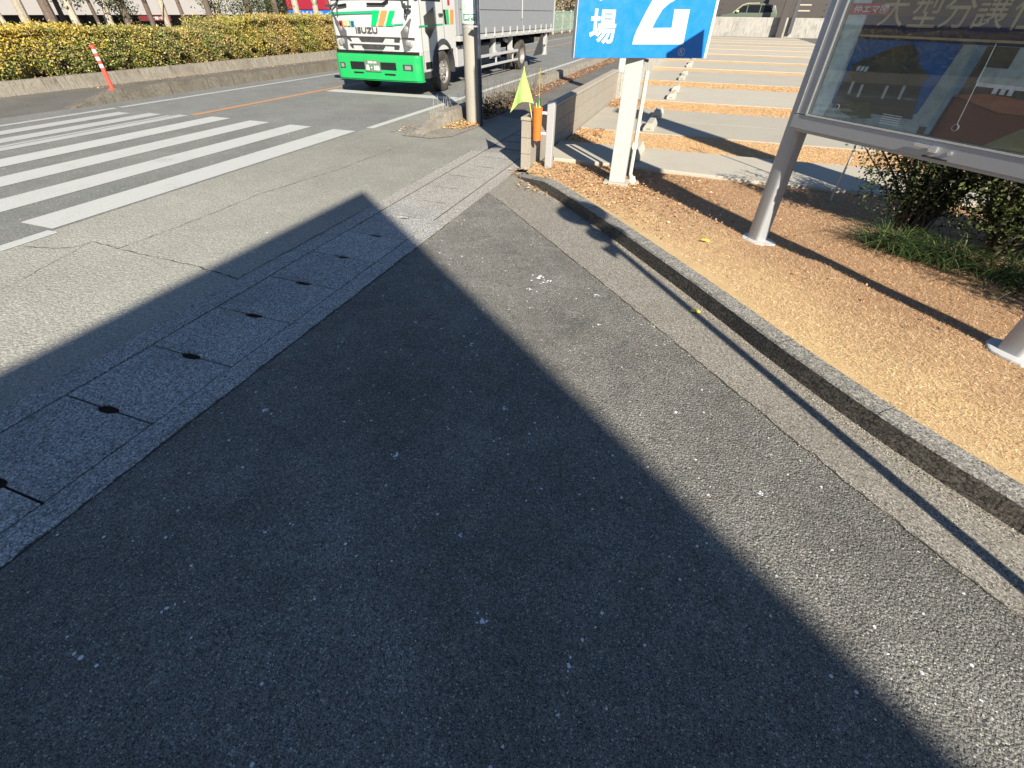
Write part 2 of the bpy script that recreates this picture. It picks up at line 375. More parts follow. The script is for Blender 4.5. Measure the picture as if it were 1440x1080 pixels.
def blades(name, poly, z, n, ln, wd, cols, label, flat=.5, jit=.2, dens=None):
    xs = [p[0] for p in poly]; ys = [p[1] for p in poly]; x = RN.uniform(min(xs), max(xs), n * 2); y = RN.uniform(min(ys), max(ys), n * 2)
    k = inside(x, y, poly)
    if dens is not None: k &= RN.random(len(x)) < dens(x, y)
    x, y = x[k], y[k]; n = len(x)
    base = np.stack([x, y, np.full(n, z)], 1); a = RN.uniform(0, 2 * np.pi, n); d = np.stack([np.cos(a), np.sin(a), RN.uniform(.05, 1.6, n) * (1 - flat)], 1)
    d /= np.linalg.norm(d, axis=1)[:, None]; L = (ln * RN.uniform(.5, 1.4, n))[:, None]; e = np.stack([-np.sin(a), np.cos(a), RN.normal(0, .5, n)], 1) * wd
    co = np.stack([base - e, base + e, base + d * L], 1).reshape(-1, 3)
    o = npmesh(name, co, n, 3, M['blade'], pick(cols, n, jit)); tag(o, label, 'grass', None, 'stuff'); return o

# ================================================================= SETTING
sheet('ground', [(-250, -250), (250, -250), (250, 250), (-250, 250)], -.06, M['ground'])
sheet('carriageway', [(-11.95, -60), (-5.36, -60), (-5.36, 160), (-11.95, 160)], 0, M['road'])
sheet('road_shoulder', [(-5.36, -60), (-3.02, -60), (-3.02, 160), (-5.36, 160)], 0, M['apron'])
sheet('side_road_mouth', [(-60, -60), (-11.95, -60), (-11.95, 7.7), (-12.15, 7.9), (-60, 7.9)], -.002, M['far_walk'])
sheet('path', [(-14.9, 7.9), (-12.15, 7.9), (-12.15, 160), (-14.9, 160)], -.002, M['far_walk'])
# kerb line of the right-hand lawn and its concrete gutter
KB = [(-1.93, 5.66), (-1.163, 4.94), (.205, 3.29), (.998, 2.235), (1.61, 1.62), (2.5, .92), (4.2, -.2), (8.0, -2.2), (14, -5)]
SM = [(-1.99, 4.90), (-1.80, 4.72), (-.107, 2.90), (.874, 1.816), (1.44, 1.23), (2.3, .45), (4.0, -.72), (7.8, -2.75), (13.8, -5.6)]
def chaikin(P, n=2):
    for _ in range(n):
        Q = [P[0]]
        for a, b in zip(P[:-1], P[1:]): Q += [(a[0] * .75 + b[0] * .25, a[1] * .75 + b[1] * .25), (a[0] * .25 + b[0] * .75, a[1] * .25 + b[1] * .75)]
        P = Q + [P[-1]]
    return P
KB = chaikin(KB); SM = chaikin(SM)
KB7 = [p for p in KB if p[0] <= 4.3]; KB6 = [p for p in KB if p[0] <= 2.7]
sheet('sidewalk', [(-2.04, -30), (14, -30)] + [(x, y) for x, y in reversed(SM)] + [(-2.04, 4.95)], .004, M['walk'])
sheet('concrete_gutter', [(x, y) for x, y in SM] + [(x, y) for x, y in reversed(KB)] + [(-2.04, 5.72), (-2.04, 4.95)], .006, M['lgutter'])
# strip between gutter and wall, further on
sheet('pavement_strip', [(-4.2, 9.8), (-3.02, 9.4), (-3.02, 120), (-4.2, 120)], .004, M['far_walk'])
sheet('driveway_crossing', [(-3.02, 3.93), (-2.04, 3.93), (-2.04, 6.72), (-3.02, 6.72)], .006, M['gutter_pink'])
sheet('drain_strip', [(-3.02, 6.72), (-1.98, 6.72), (-1.98, 120), (-3.02, 120)], .0055, M['gutter_pink'])
m = MB()
for x in (-2.83, -2.2): m.box(x - .006, x + .006, 6.72, 60, .0062, .0085)
for k in range(40): m.box(-2.83, -2.2, 6.98 + k * .5, 6.988 + k * .5, .0062, .0085)
struct(m.build('drain_joint', M['crack']))
m = MB()
for x in (-2.83, -2.2): m.box(x - .004, x + .004, 3.93, 6.72, .0065, .009)
for k in range(6): 
    y = 3.93 + k * .5; m.box(-2.76 + RN.uniform(0, .2), -2.27 - RN.uniform(0, .15), y, y + .002, .0065, .009)
struct(m.build('crossing_joint', M['crack']))
# gutter channel with its edge strips (real trough under the lids)
def wavy_strip(name, x0, x1, y0, y1, z0, z1, mat, jit=.004, side='b', step=.07):
    m = MB(); n = int((y1 - y0) / step); r = random.Random(3)
    L = [x0 + (r.uniform(-jit, jit) if side in 'lb' else 0) for _ in range(n + 1)]; Rr = [x1 + (r.uniform(-jit, jit) if side in 'rb' else 0) for _ in range(n + 1)]
    vs = []
    for i in range(n + 1):
        y = y0 + (y1 - y0) * i / n; vs += [(L[i], y, z1), (Rr[i], y, z1), (Rr[i], y, z0), (L[i], y, z0)]
    fs = []
    for i in range(n):
        a = 4 * i; b = a + 4
        fs += [(a, a + 1, b + 1, b), (a + 1, a + 2, b + 2, b + 1), (a + 3, a, b, b + 3)]
    m.add(vs, fs); return m.build(name, mat)
struct(wavy_strip('gutter_edge', -3.0, -2.835, -8, 3.93, -.4, .010, M['gutter'], .006, 'l'))
struct(wavy_strip('gutter_edge', -2.195, -2.045, -8, 3.93, -.4, .008, M['gutter'], .008, 'r', .045))
m = MB(); m.box(-3.012, -3.004, -8, 3.93, .0002, .004); m.box(-2.042, -2.033, -8, 3.93, .0045, .0062); struct(m.build('edge_joint', M['crack']))
m = MB(); m.box(-2.84, -2.19, -8, 3.93, -.42, -.40); struct(m.build('drain_bottom', M['black']))
m = MB()
for k in range(-4, 8): m.box(-2.585, -2.445, .652 + .4975 * k + .2488 - .024, .652 + .4975 * k + .2488 + .024, -.06, -.006)  # dark brown plugs paint the shade inside the cover slots
struct(m.build('slot_shade_plug', paint('slot_shade_brown', (.035, .022, .016), .9, .5, (.008, .006, .005), .1, 60)))

def lid_mesh():
    # 0.626 x 0.494 slab with a half-slot in each end
    w, h = .314, .2465; sw, sd = .066, .023
    def notch(sgn):
        return [(sgn * sw * math.cos(t) * -1, 0) for t in ()]
    w = .307; h = .2435; pts = [(-w, -h)]
    for k in range(9):
        t = math.pi * k / 8; pts.append((-sw * math.cos(t), -h + sd * math.sin(t)))
    pts += [(w, -h), (w, h)]
    for k in range(9):
        t = math.pi * k / 8; pts.append((sw * math.cos(t), h - sd * math.sin(t)))
    pts.append((-w, h)); return pts
lp = lid_mesh(); m = MB(); m.prism(lp, -.09, .008)
lid0 = m.build('gutter_cover', M['gutter'], None, .004)
lidlab = ['gutter cover cut off by the left edge of the photo', 'nearest fully visible gutter cover, at the lower left', 'gutter cover second from the camera beside the shaded sidewalk',
          'gutter cover third from the camera with a dark slot at each end', 'gutter cover fourth from the camera, inside the big shadow', 'gutter cover fifth from the camera, inside the big shadow',
          'gutter cover sixth from the camera, near the shadow corner', 'farthest loose gutter cover, half in sun by the shadow corner']
for k in range(-9, 8):
    y = .645 + .5 * (k) - .0 if False else .652 + .4975 * k
    o = lid0 if k == -9 else lid0.copy()
    if k > -9: COL.objects.link(o)
    o.location = (-2.515 + random.uniform(-.003, .003), y, random.uniform(-.002, .002)); o.rotation_euler = (random.uniform(-.004, .004), random.uniform(-.004, .004), random.uniform(-.004, .004))
    tag(o, lidlab[max(0, k)] if k >= 0 else 'speckled concrete gutter cover behind the photographer', 'gutter cover', 'concrete gutter covers beside the sidewalk')
    if k < -3: bpy.data.objects.remove(o) if o is not lid0 else None
lid0.location = (-2.515, .652 + .4975 * -4, 0)

# ---- painted markings
def marking(name, x0, x1, y0, y1, mat, z=.004, skew=0):
    return struct(MB().add([(x0, y0, z), (x1, y0, z), (x1 + skew, y1, z), (x0 + skew, y1, z)], [(0, 1, 2, 3)]).build(name, mat))
ROADP = 0.0
for k in range(4):
    xr = -5.40 - .94 * k
    marking('crosswalk_stripe', xr - .455, xr, 2.46, 7.25 + .03 * k, M['linewhite'] if k < 5 else M['linewhite_worn'])
marking('crosswalk_stripe', -10.06, -9.72, 2.4, 7.15, M['linewhite_worn']); marking('crosswalk_stripe', -10.70, -10.36, 2.4, 7.0, M['linewhite_worn'])
marking('crosswalk_stripe', -9.40, -9.16, 2.4, 7.25, M['linewhite_worn']); marking('crosswalk_stripe', -9.52, -9.43, 2.4, 7.1, M['linewhite_worn'])
marking('lane_edge_line', -5.40, -5.255, -10, 2.42, M['linewhite'])
marking('lane_edge_line', -5.40, -5.25, 7.55, 120, M['linewhite'])
marking('stop_line', -8.95, -5.42, 11.08, 11.50, M['linewhite'])
marking('centre_line', -9.20, -9.04, 7.3, 120, M['lineorange']); marking('centre_line', -9.20, -9.04, -30, 2.3, M['lineorange'])
marking('far_edge_line', -11.25, -11.10, 7.4, 120, M['linewhite_worn']); marking('far_edge_line', -11.25, -11.10, -30, 7.3, M['linewhite_worn'])
# ---- cracks and seams in the pale asphalt
def crack(pts, wd, z=.0035, mat='crack'):
    m = MB(); r = random.Random(len(pts) * 7 + int(wd * 1e4)); P = []
    for (a, b) in zip(pts[:-1], pts[1:]):
        d = math.hypot(b[0] - a[0], b[1] - a[1]); n = max(2, int(d / .05))
        for i in range(n): P.append((a[0] + (b[0] - a[0]) * i / n + r.uniform(-.009, .009), a[1] + (b[1] - a[1]) * i / n + r.uniform(-.009, .009)))
    P.append(pts[-1]); vs = []; fs = []
    for i, p in enumerate(P):
        q = P[min(i + 1, len(P) - 1)]; o = P[max(i - 1, 0)]; dx, dy = q[0] - o[0], q[1] - o[1]; L = math.hypot(dx, dy) + 1e-9
        ww = wd * r.uniform(.15, 1.0); vs += [(p[0] - dy / L * ww, p[1] + dx / L * ww, z), (p[0] + dy / L * ww, p[1] - dx / L * ww, z)]
        if i: fs.append((2 * i - 2, 2 * i - 1, 2 * i + 1, 2 * i))
    m.add(vs, fs); return struct(m.build('crack', M[mat]))
crack([(-5.2, 2.1), (-4.95, 2.16), (-4.78, 2.24), (-4.77, 2.38), (-4.12, 2.345), (-3.51, 2.33), (-3.03, 2.28)], .007)
crack([(-4.41, 2.36), (-4.37, 3.14), (-4.40, 3.92), (-4.2, 5.19), (-4.15, 6.4)], .0045)
crack([(-4.77, 2.38), (-4.5, 1.6), (-4.45, .9), (-4.5, -.5)], .003)
crack([(-3.03, 2.3), (-3.02, 4.5), (-3.03, 6.7)], .005)
crack([(-5.36, -.2), (-5.37, 2.4)], .004)
crack([(x, y) for x, y in SM if -1.9 < x < 2.5], .005, .0075)

# ---- kerb round the lawn
def offset_poly(pts, d):
    out = []
    for i, p in enumerate(pts):
        a = pts[max(i - 1, 0)]; b = pts[min(i + 1, len(pts) - 1)]; dx, dy = b[0] - a[0], b[1] - a[1]; L = math.hypot(dx, dy); out.append((p[0] - dy / L * d, p[1] + dx / L * d))
    return out
def resample(pts, step):
    o = []
    for a, b in zip(pts[:-1], pts[1:]):
        n = max(1, int(math.hypot(b[0] - a[0], b[1] - a[1]) / step)); o += [(a[0] + (b[0] - a[0]) * i / n, a[1] + (b[1] - a[1]) * i / n) for i in range(n)]
    return o + [pts[-1]]
KBr = resample(KB7, .025); r = random.Random(5)
hts = [min(.125, .03 + .16 * i / 40) for i in range(len(KBr))]
def kerb_strip():
    A = offset_poly(KBr, 0.0); B = offset_poly(KBr, .012); C = offset_poly(KBr, .118); D = offset_poly(KBr, .128)
    vs = []
    for i in range(len(KBr)):
        jx, jy = 0, 0; h = hts[i] + r.uniform(-.0015, .0015)
        vs += [(A[i][0] + jx, A[i][1] + jy, 0), (A[i][0] + .002 + jx, A[i][1] + .002 + jy, h - .012), (B[i][0] + jx, B[i][1] + jy, h), (C[i][0], C[i][1], h + .002), (D[i][0], D[i][1], h - .012), (D[i][0], D[i][1], -.02)]
    m = MB(); o = 0; m.v = vs
    for i in range(len(KBr) - 1):
        for k in range(5):
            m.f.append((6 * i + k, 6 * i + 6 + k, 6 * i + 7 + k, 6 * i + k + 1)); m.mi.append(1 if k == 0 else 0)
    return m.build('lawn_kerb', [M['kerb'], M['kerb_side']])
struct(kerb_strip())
m = MB()
for i in range(14, len(KBr) - 30, 24):
    p = Vector((*KBr[i], 0)); q = Vector((*KBr[i + 1], 0)); d_ = (q - p).normalized(); n_ = Vector((-d_.y, d_.x, 0)); h = hts[i] + .0035
    m.add([p - n_ * .0025, p - n_ * .0025 + d_ * .004, p - n_ * .0025 + d_ * .004 + Vector((0, 0, h)), p - n_ * .0025 + Vector((0, 0, h)), p + n_ * .125 + d_ * .004 + Vector((0, 0, h)), p + n_ * .125 + Vector((0, 0, h))], [(0, 1, 2, 3), (3, 2, 4, 5)])
struct(m.build('kerb_joint', M['crack']))
# ---- lawn ground
LAWN = offset_poly(KB7, .125)
lawn_poly = [(x, y) for x, y in LAWN] + [(9, 2.0), (9, 6.3), (1.0, 6.3), (-.7, 6.42), (-1.66, 6.42), (-1.86, 6.2)]
m = MB(); vs = [(x, y, .05) for i, (x, y) in enumerate(lawn_poly)]
gx = np.linspace(-2.1, 9, 90); gy = np.linspace(-.6, 6.5, 60)
def lawn_z(x, y):
    t = np.clip((5.6 - y - .0 * x) / 3.0, 0, 1); base = .045 + .055 * t
    return base + .006 * np.sin(x * 5.1 + 1.3 * y) * np.cos(y * 4.3 - x)
idx = {}; vs = []; fs = []
for i, x in enumerate(gx):
    for j, y in enumerate(gy): idx[i, j] = len(vs); vs.append((x, y, float(lawn_z(x, y))))
lp_in = offset_poly(KB7, .20); ip = [(x, y) for x, y in lp_in] + [(9, 6.42), (1, 6.44), (-.7, 6.52), (-1.66, 6.52), (-2.0, 6.3)]
for i in range(len(gx) - 1):
    for j in range(len(gy) - 1):
        cx_, cy_ = (gx[i] + gx[i + 1]) / 2, (gy[j] + gy[j + 1]) / 2
        if inside(np.array([cx_]), np.array([cy_]), ip)[0]: fs.append((idx[i, j], idx[i + 1, j], idx[i + 1, j + 1], idx[i, j + 1]))
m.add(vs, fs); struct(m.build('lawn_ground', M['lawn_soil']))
# fill strip hugging the kerb
A_ = offset_poly(KBr, .12); B_ = offset_poly(KBr, .30); m = MB(); vs = []
for i in range(len(KBr)): vs += [(A_[i][0], A_[i][1], hts[i] - .022), (B_[i][0], B_[i][1], float(lawn_z(B_[i][0], B_[i][1])) + .002)]
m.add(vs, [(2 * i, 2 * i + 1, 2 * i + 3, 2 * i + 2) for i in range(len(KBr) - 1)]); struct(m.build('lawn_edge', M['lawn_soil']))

# ---- parking lot
m = MB(); m.prism([(-1.86, 6.9), (-1.68, 6.44), (-.7, 6.44), (.8, 6.30), (9, 6.2), (9, 7.5), (-1.86, 7.5)], -.05, .085)
struct(m.build('parking_slab', M['slab'], None, .01))
YS = [(8.85, 11.36), (12.68, 15.54), (16.9, 20.1), (21.45, 24.4), (25.7, 29.0), (30.2, 33.6), (34.8, 38.2), (39.4, 42.6), (43.8, 47), (48, 52), (53, 55.5)]
sheet('parking_turf', [(-1.86, 7.4), (6.9, 7.4), (6.9, 56), (-1.86, 56)], .03, M['far_lawn'])
for a, b in YS:
    m = MB(); m.box(-1.86, 6.9, a, (a + b) / 2 - .004, .0, .045); m.box(-1.86, 6.9, (a + b) / 2 + .004, b, .0, .045); struct(m.build('parking_slab', M['slab'], None, .004))
sheet('parking_lane', [(6.9, 6.2), (30, 6.2), (30, 56), (6.9, 56)], .03, M['far_walk'])
# wheel stops
def wheel_stop():
    m = MB(); prof = [(-.095, 0), (-.095, .05), (-.05, .125), (.05, .125), (.095, .05), (.095, 0)]
    vs = [(x, y, z) for y in (0, .6) for x, z in prof]; n = 6
    vs = [(x * (.94 if False else 1), y, z) for x, y, z in vs]
    m.add(vs, [tuple(range(n)), tuple(range(2 * n - 1, n - 1, -1))] + [(i, (i + 1) % n, n + (i + 1) % n, n + i) for i in range(n)])
    t = thing('wheel_stop', '', 'wheel stop', (0, 0, 0), 'concrete wheel stops in the parking lot', local=True)
    m.build('block', M['stop'], t, .012)
    m2 = MB(); m2.box(-.03, .03, -.004, -.001, .04, .046); m2.box(-.03, -.025, -.004, -.001, .03, .046); m2.box(.025, .03, -.004, -.001, .03, .046); m2.build('reflector_slot', M['chassis'], t); return t
ws0 = wheel_stop(); wy = [(-.66, 6.68, .085), (-.70, 8.92, .045), (-.70, 10.2, .045)]
for a, b in YS[1:6]: wy += [(-.63, a + .2, .045), (-.63, a + 1.65, .045)]
wl = ['cream wheel stop half hidden behind the white sign post', 'wheel stop with a sunlit end and shaded body right of the sign post', 'wheel stop partly shaded, second one right of the sign post']
for i, (x, y, z) in enumerate(wy):
    o = ws0 if i == 0 else copy_tree(ws0); o.location = (x, y, z)
    o['label'] = wl[i] if i < 3 else 'cream concrete wheel stop in the receding row, number %s counted from the sign post' % ['four', 'five', 'six', 'seven', 'eight', 'nine', 'ten', 'eleven', 'twelve', 'thirteen'][i - 3]

# ---- low block wall along the parking lot
t = thing('block_wall', 'low beige concrete block wall along the parking lot, near end in shadow', 'wall', (-1.95, 9, 0))
def wallblocks(x0, x1, y0, y1, h, rows, bl, parent, name='block_course'):
    for k in range(rows):
        m = MB(); z0 = h * k / rows; z1 = h * (k + 1) / rows - .005; y = y0 - (bl / 2 if k % 2 else 0)
        while y < y1 - .01:
            a, b = max(y, y0), min(y + bl - .006, y1)
            if b - a > .03: m.box(x0, x1, a, b, z0, z1)
            y += bl
        m.build(name, M['block'], parent, .004)
wallblocks(-2.02, -1.89, 6.05, 12.7, .56, 3, .8, t)
m = MB(); m.box(-2.012, -1.898, 6.06, 12.69, .0, .553); m.build('mortar', M['oldwall'], t)
m = MB(); m.box(-2.03, -1.88, 6.045, 12.705, .561, .60); m.build('coping', M['block'], t, .01)
t = thing('corner_pier', 'weathered grey concrete pier where the low wall ends', 'pier', (-1.95, 13, 0))
m = MB(); m.box(-2.02, -1.55, 12.72, 13.0, 0, .52); m.build('pier_body', M['oldwall'], t, .01)
m = MB(); m.box(-2.0, -1.85, 13.1, 28, 0, .45); tag(m.build('far_wall', M['oldwall'], None, .01), 'old grey low wall continuing beyond the pier', 'wall')
# white post behind the sign
t = thing('painted_post', 'peeling white post standing at the wall pier behind the blue sign', 'post', (-1.86, 13.6, 0))
m = MB(); m.box(-1.98, -1.72, 13.15, 13.35, .4, 3.2); m.build('post_body', M['postwhite'], t, .01)
m = MB(); m.tube([(-1.72, 13.2, .62), (-1.45, 13.1, .78), (-1.3, 13.1, .75)], .03); m.build('bracket_arm', M['chassis'], t, smooth=True)

# ---- kerbed verge with the utility pole
m = MB(); ys = [7.42, 8.35, 9.2, 60]; zs = [.01, .2, .2, .2]
prof = lambda y, z: [(-4.42, y, 0), (-4.40, y, z), (-4.22, y, z), (-4.17, y, 0)]
vs = [p for y, z in zip(ys, zs) for p in prof(y, z)]
m.add(vs, [(4 * i + k, 4 * i + k + 1, 4 * i + 5 + k, 4 * i + 4 + k) for i in range(3) for k in range(3)] + [(0, 1, 2, 3)])
struct(m.build('verge_kerb', M['farkerb'], None))
sheet('kerb_footing', [(-4.50, 7.25), (-3.95, 7.22), (-3.7, 7.5), (-3.62, 8.3), (-3.6, 9.3), (-4.5, 9.3)], .008, M['farkerb'])
m = MB(); m.box(-4.17, -3.72, 9.1, 40, 0, .03); struct(m.build('verge_soil', M['soil']))

# ---- far side kerbs and planting bed
def farkerb(name, x, y0, y1, h, nose):
    m = MB(); ys = [y0, y0 + nose] + list(np.arange(y0 + nose + 1.2, y1, 1.2)); m = MB()
    for a, b in zip(ys[:-1], ys[1:]):
        ha = .01 if a == y0 and nose else h
        m.add([(x, a, 0), (x, b - .008, 0), (x - .03, b - .008, h), (x - .03, a, ha), (x - .22, a, ha), (x - .22, b - .008, h), (x - .24, b - .008, 0), (x - .24, a, 0)],
              [(0, 1, 2, 3), (3, 2, 5, 4), (4, 5, 6, 7), (1, 6, 5, 2), (0, 3, 4, 7)])
    return struct(m.build(name, M['medkerb' if nose else 'farkerb']))
farkerb('median_kerb', -11.85, 6.9, 90, .23, 1.1)
farkerb('planting_kerb', -14.72, -14, 90, .27, 0)
sheet('planting_bed', [(-19.5, -14), (-14.93, -14), (-14.93, 120), (-19.5, 120)], .22, M['soil'])
sheet('store_forecourt', [(-60, -14), (-19.5, -14), (-19.5, 120), (-60, 120)], .1, M['far_walk'])

# ================================================================= SHADOW-CASTING BUILDING BEHIND THE PHOTOGRAPHER
k_ = 1 / math.tan(rad(SUN_EL)); Hb = 7.0
C0 = Vector((-3.40, 4.50)); Rc = C0 + Vector((SX_, SY_)) * Hb * k_
d2 = Vector((.765, -.644))
fp = [(Rc.x, Rc.y), (Rc.x, Rc.y - 11), (Rc.x + 9, Rc.y - 11), ((Rc + d2 * 11).x, (Rc + d2 * 11).y)]
t = thing('corner_building', 'two storey flat roofed building behind the photographer casting the large shadow', 'building', (Rc.x + 3, Rc.y - 4, 0))
ins = lambda s: [((x - (Rc.x + 4)) * s + Rc.x + 4, (y - (Rc.y - 5)) * s + Rc.y - 5) for x, y in fp]
m = MB(); m.prism(list(reversed(ins(.97))), 0, Hb - .3); m.build('wall', M['housewall'], t)
m = MB(); m.prism(list(reversed(fp)), Hb - .3, Hb); m.build('roof', M['roof'], t)
for zz in (1.0, 4.0):
    for j in range(3):
        y = Rc.y - 2 - j * 3; x = ins(.97)[0][0]
        m = MB(); m.box(x - .06, x + .0, y - 1.4, y, zz, zz + 1.3); f_ = m.build('window_frame', M['alu'], t)
        m = MB(); m.box(x - .075, x - .062, y - 1.33, y - .07, zz + .07, zz + 1.23); m.build('pane', M['glassdark'], f_)

# ================================================================= OFF-FRAME ROAD SIGN CASTING THE THIN SHADOW
bx, by = 2.12, .56
t = thing('round_sign_pole', 'slim pole with two round signs whose shadow lies along the kerb', 'sign', (bx, by, 0))
m = MB(); m.tube([(bx, by, 0), (bx, by, 3.2)], .031, 14); m.build('pole', M['galv'], t, smooth=True)
nv = Vector((.45, -.89, 0)).normalized(); ax = Vector((nv.y, -nv.x, 0))
rot = Matrix((ax, Vector((0, 0, 1)), nv)).transposed().to_4x4()
for zc, rr in ((3.0, .175), (2.68, .11)):
    m = MB(); m.lathe([(0.001, .0), (rr, .0), (rr, .012), (.001, .012)], 32, Matrix.Translation(Vector((bx, by, zc)) + nv * .04) @ rot); m.build('sign_disc', M['disc'], t)
m = MB(); c = Vector((bx, by, 2.46)) + nv * .04
m.add([c + ax * -.02 + Vector((0, 0, .1)), c + ax * .13 + Vector((0, 0, .04)), c + ax * .1 - Vector((0, 0, .10)), c + ax * -.02 - Vector((0, 0, .0))], [(0, 1, 2, 3)])
m.build('small_plate', M['disc'], t)
px_, py_ = 4.42, 3.28
t = thing('shadow_pillar', 'added unseen square pillar whose shadow band crosses the parking slabs', 'pillar', (px_, py_, 0))  # added out of view to cast the shadow band over the parking lot
m = MB(); m.box(px_ - .2, px_ + .2, py_ - .2, py_ + .2, 0, 5.6); m.build('pillar_body', M['housewall'], t, .01)
m = MB(); m.box(px_ - .24, px_ + .24, py_ - .24, py_ + .24, 5.6, 5.7); m.build('pillar_cap', M['block'], t, .01)

# ================================================================= BLUE SIGN
t = thing('blue_sign', 'tall blue sign panel with white lettering on a white square post', 'sign', (-.70, 5.72, 0))
SL = Vector((-1.247, 5.30, 0)); UX = Vector((0.8891, 0.4576, 0)); UZ = Vector((0, 0, 1)); NO = Vector((0.4576, -0.8891, 0))
SM_ = Matrix((UX, -NO, UZ)).transposed().to_4x4(); SM_.translation = SL; SZ0, SW = 1.257, 1.377
m = MB(); m.box(0, SW, .006, .11, SZ0, 3.3, SM_); pn = m.build('sign_panel', M['signwhite'], t, .004)
m = MB(); m.box(.008, SW - .03, 0, .0055, SZ0 + .004, 3.29, SM_); fc = m.build('sign_face', M['signblue'], t)
PX, PY = -.700, 5.72
m = MB(); m.box(PX - .088, PX + .088, PY - .06, PY + .06, 0, 2.9); m.build('post', M['postwhite'], t, .006)
for z in (1.5, 2.6): m = MB(); m.box(PX - .05, PX + .05, PY - .12, PY - .061, z, z + .05); m.build('mounting_bracket', M['galv'], t)
m = MB(); m.box(PX - .15, PX + .14, PY - .12, PY + .12, .03, .078); m.build('footing', M['slab'], t, .01)
O = SL.copy()
for ch, a, b, c_, d_ in (('場', 0.133, 0.390, 1.369, 1.631), ('り', 0.149, 0.365, 1.686, 1.946)):
    text_mb(ch, O, UX, UZ, a, b, c_, d_, .0015, .022).build('letter', M['signwhite'], t)
outer = [(0.575, 1.367), (1.1, 1.369), (1.097, 1.635), (0.942, 1.634), (0.948, 1.497), (0.753, 1.494), (0.779, 1.555), (0.825, 1.633), (0.876, 1.673), (0.945, 1.708), (1.099, 1.757), (1.099, 1.991), (0.934, 1.928), (0.81, 1.83), (0.71, 1.695), (0.664, 1.613), (0.637, 1.555), (0.601, 1.477), (0.584, 1.426)]
m = MB(); m.add([O + UX * u + UZ * v + NO * .002 for u, v in outer], [tuple(range(len(outer)))]); m.build('logo', M['signwhite'], t)
m = MB()
for k in range(28):
    a, b = 2 * math.pi * k / 28, 2 * math.pi * (k + 1) / 28
    P = lambda r_, q: O + UX * (1.096 + r_ * math.cos(q)) + UZ * (1.309 + r_ * math.sin(q)) + NO * .002
    m.quad(P(.034, a), P(.034, b), P(.029, b), P(.029, a))
text_mb('R', O, UX, UZ, 1.080, 1.112, 1.289, 1.329, .002, .01, m); m.build('registered_mark', M['signwhite'], t)
# conduit beside the post
t = thing('conduit_pipe', 'cream conduit pipe with a flared foot beside the white sign post', 'pipe', (-.6, 6.1, 0))
m = MB(); m.tube([(-.572, 5.83, 1.14), (-.572, 5.83, .14), (-.557, 5.83, .10)], .022, 12); m.build('pipe', M['cream'], t, smooth=True)
m = MB(); m.lathe([(.001, .11), (.03, .11), (.036, .085), (.05, .06), (.085, .055), (.085, .04), (.001, .04)], 20, Matrix.Translation((-.54, 5.83, 0))); m.build('flange', M['cream'], t, smooth=True)
m = MB(); m.box(-.599, -.545, 5.805, 5.857, .40, .47); m.build('coupling', M['cream'], t, .005)

# ================================================================= FLAG HOLDER
t = thing('flag_holder', 'faded orange flag tube strapped to a short galvanised post', 'flag holder', (-1.64, 6.05, 0))
m = MB(); m.box(-1.69, -1.60, 6.03, 6.11, 0, .785); m.build('post', M['galv'], t, .008)
m = MB(); ccx, ccy = -1.805, 6.02
m.lathe([(.047, .365), (.058, .72), (.052, .72), (.042, .372), (.001, .372)], 24, Matrix.Translation((ccx, ccy, 0))); m.lathe([(.001, .366), (.047, .366)], 24, Matrix.Translation((ccx, ccy, 0)))
m.build('tube', M['orange'], t, smooth=True)
for z in (.44, .66):
    m = MB(); m.box(ccx + .045, -1.69, 6.035, 6.06, z - .015, z + .015); m.tube([(-1.715, 6.02, z), (-1.715, 6.033, z)], .012, 10); m.build('bracket', M['signwhite'], t, .002)
def crossflag(sx, sy, tip, cloth):
    f_ = thing('crossing_flag', 'lime crossing flag hanging spread from its stick in the orange tube' if cloth else 'thin yellow crossing flag stick, flag rolled up, in the orange tube', 'flag', (sx, sy, .6))
    m = MB(); m.tube([(sx, sy, .40), tip], [.0055, .0045], 8); m.build('stick', M['flagstick'], f_, smooth=True)
    if cloth:
        m = MB(); nu, nv_ = 14, 14; A = Vector((-2.0, 6.05, 1.10)); Bm = Vector((-1.865, 6.02, .75)); Cc = Vector((-2.15, 5.98, .645)); vs = []
        for i in range(nu + 1):
            for j in range(nv_ + 1):
                u = i / nu; v = j / nv_; p = A.lerp(Bm, u); q = A.lerp(Cc, u * (1.0)); s_ = p.lerp(q, v)
                s_ = s_ + Vector((0, math.sin(v * 7 + u * 2) * .022 * u, -.0)); s_.z += .065 * math.sin(math.pi * v) * u * u
                vs.append(s_)
        for i in range(nu):
            for j in range(nv_):
                a = i * (nv_ + 1) + j; m.f.append((a, a + 1, a + nv_ + 2, a + nv_ + 1)); m.mi.append(0)
        m.v = [tuple(v) for v in vs]; m.build('cloth', M['flag'], f_, smooth=True)
    else:
        m = MB(); m.tube([(sx, sy, .60), (sx + .004, sy, .82)], [.03, .008], 9); m.tube([(sx - .02, sy + .01, .6), (sx - .045, sy + .01, .76)], [.022, .006], 8); m.build('rolled_cloth', M['flag'], f_, smooth=True)
crossflag(-1.83, 6.02, (-2.005, 6.055, 1.11), True)
crossflag(-1.79, 6.03, (-1.80, 6.04, 1.10), False)

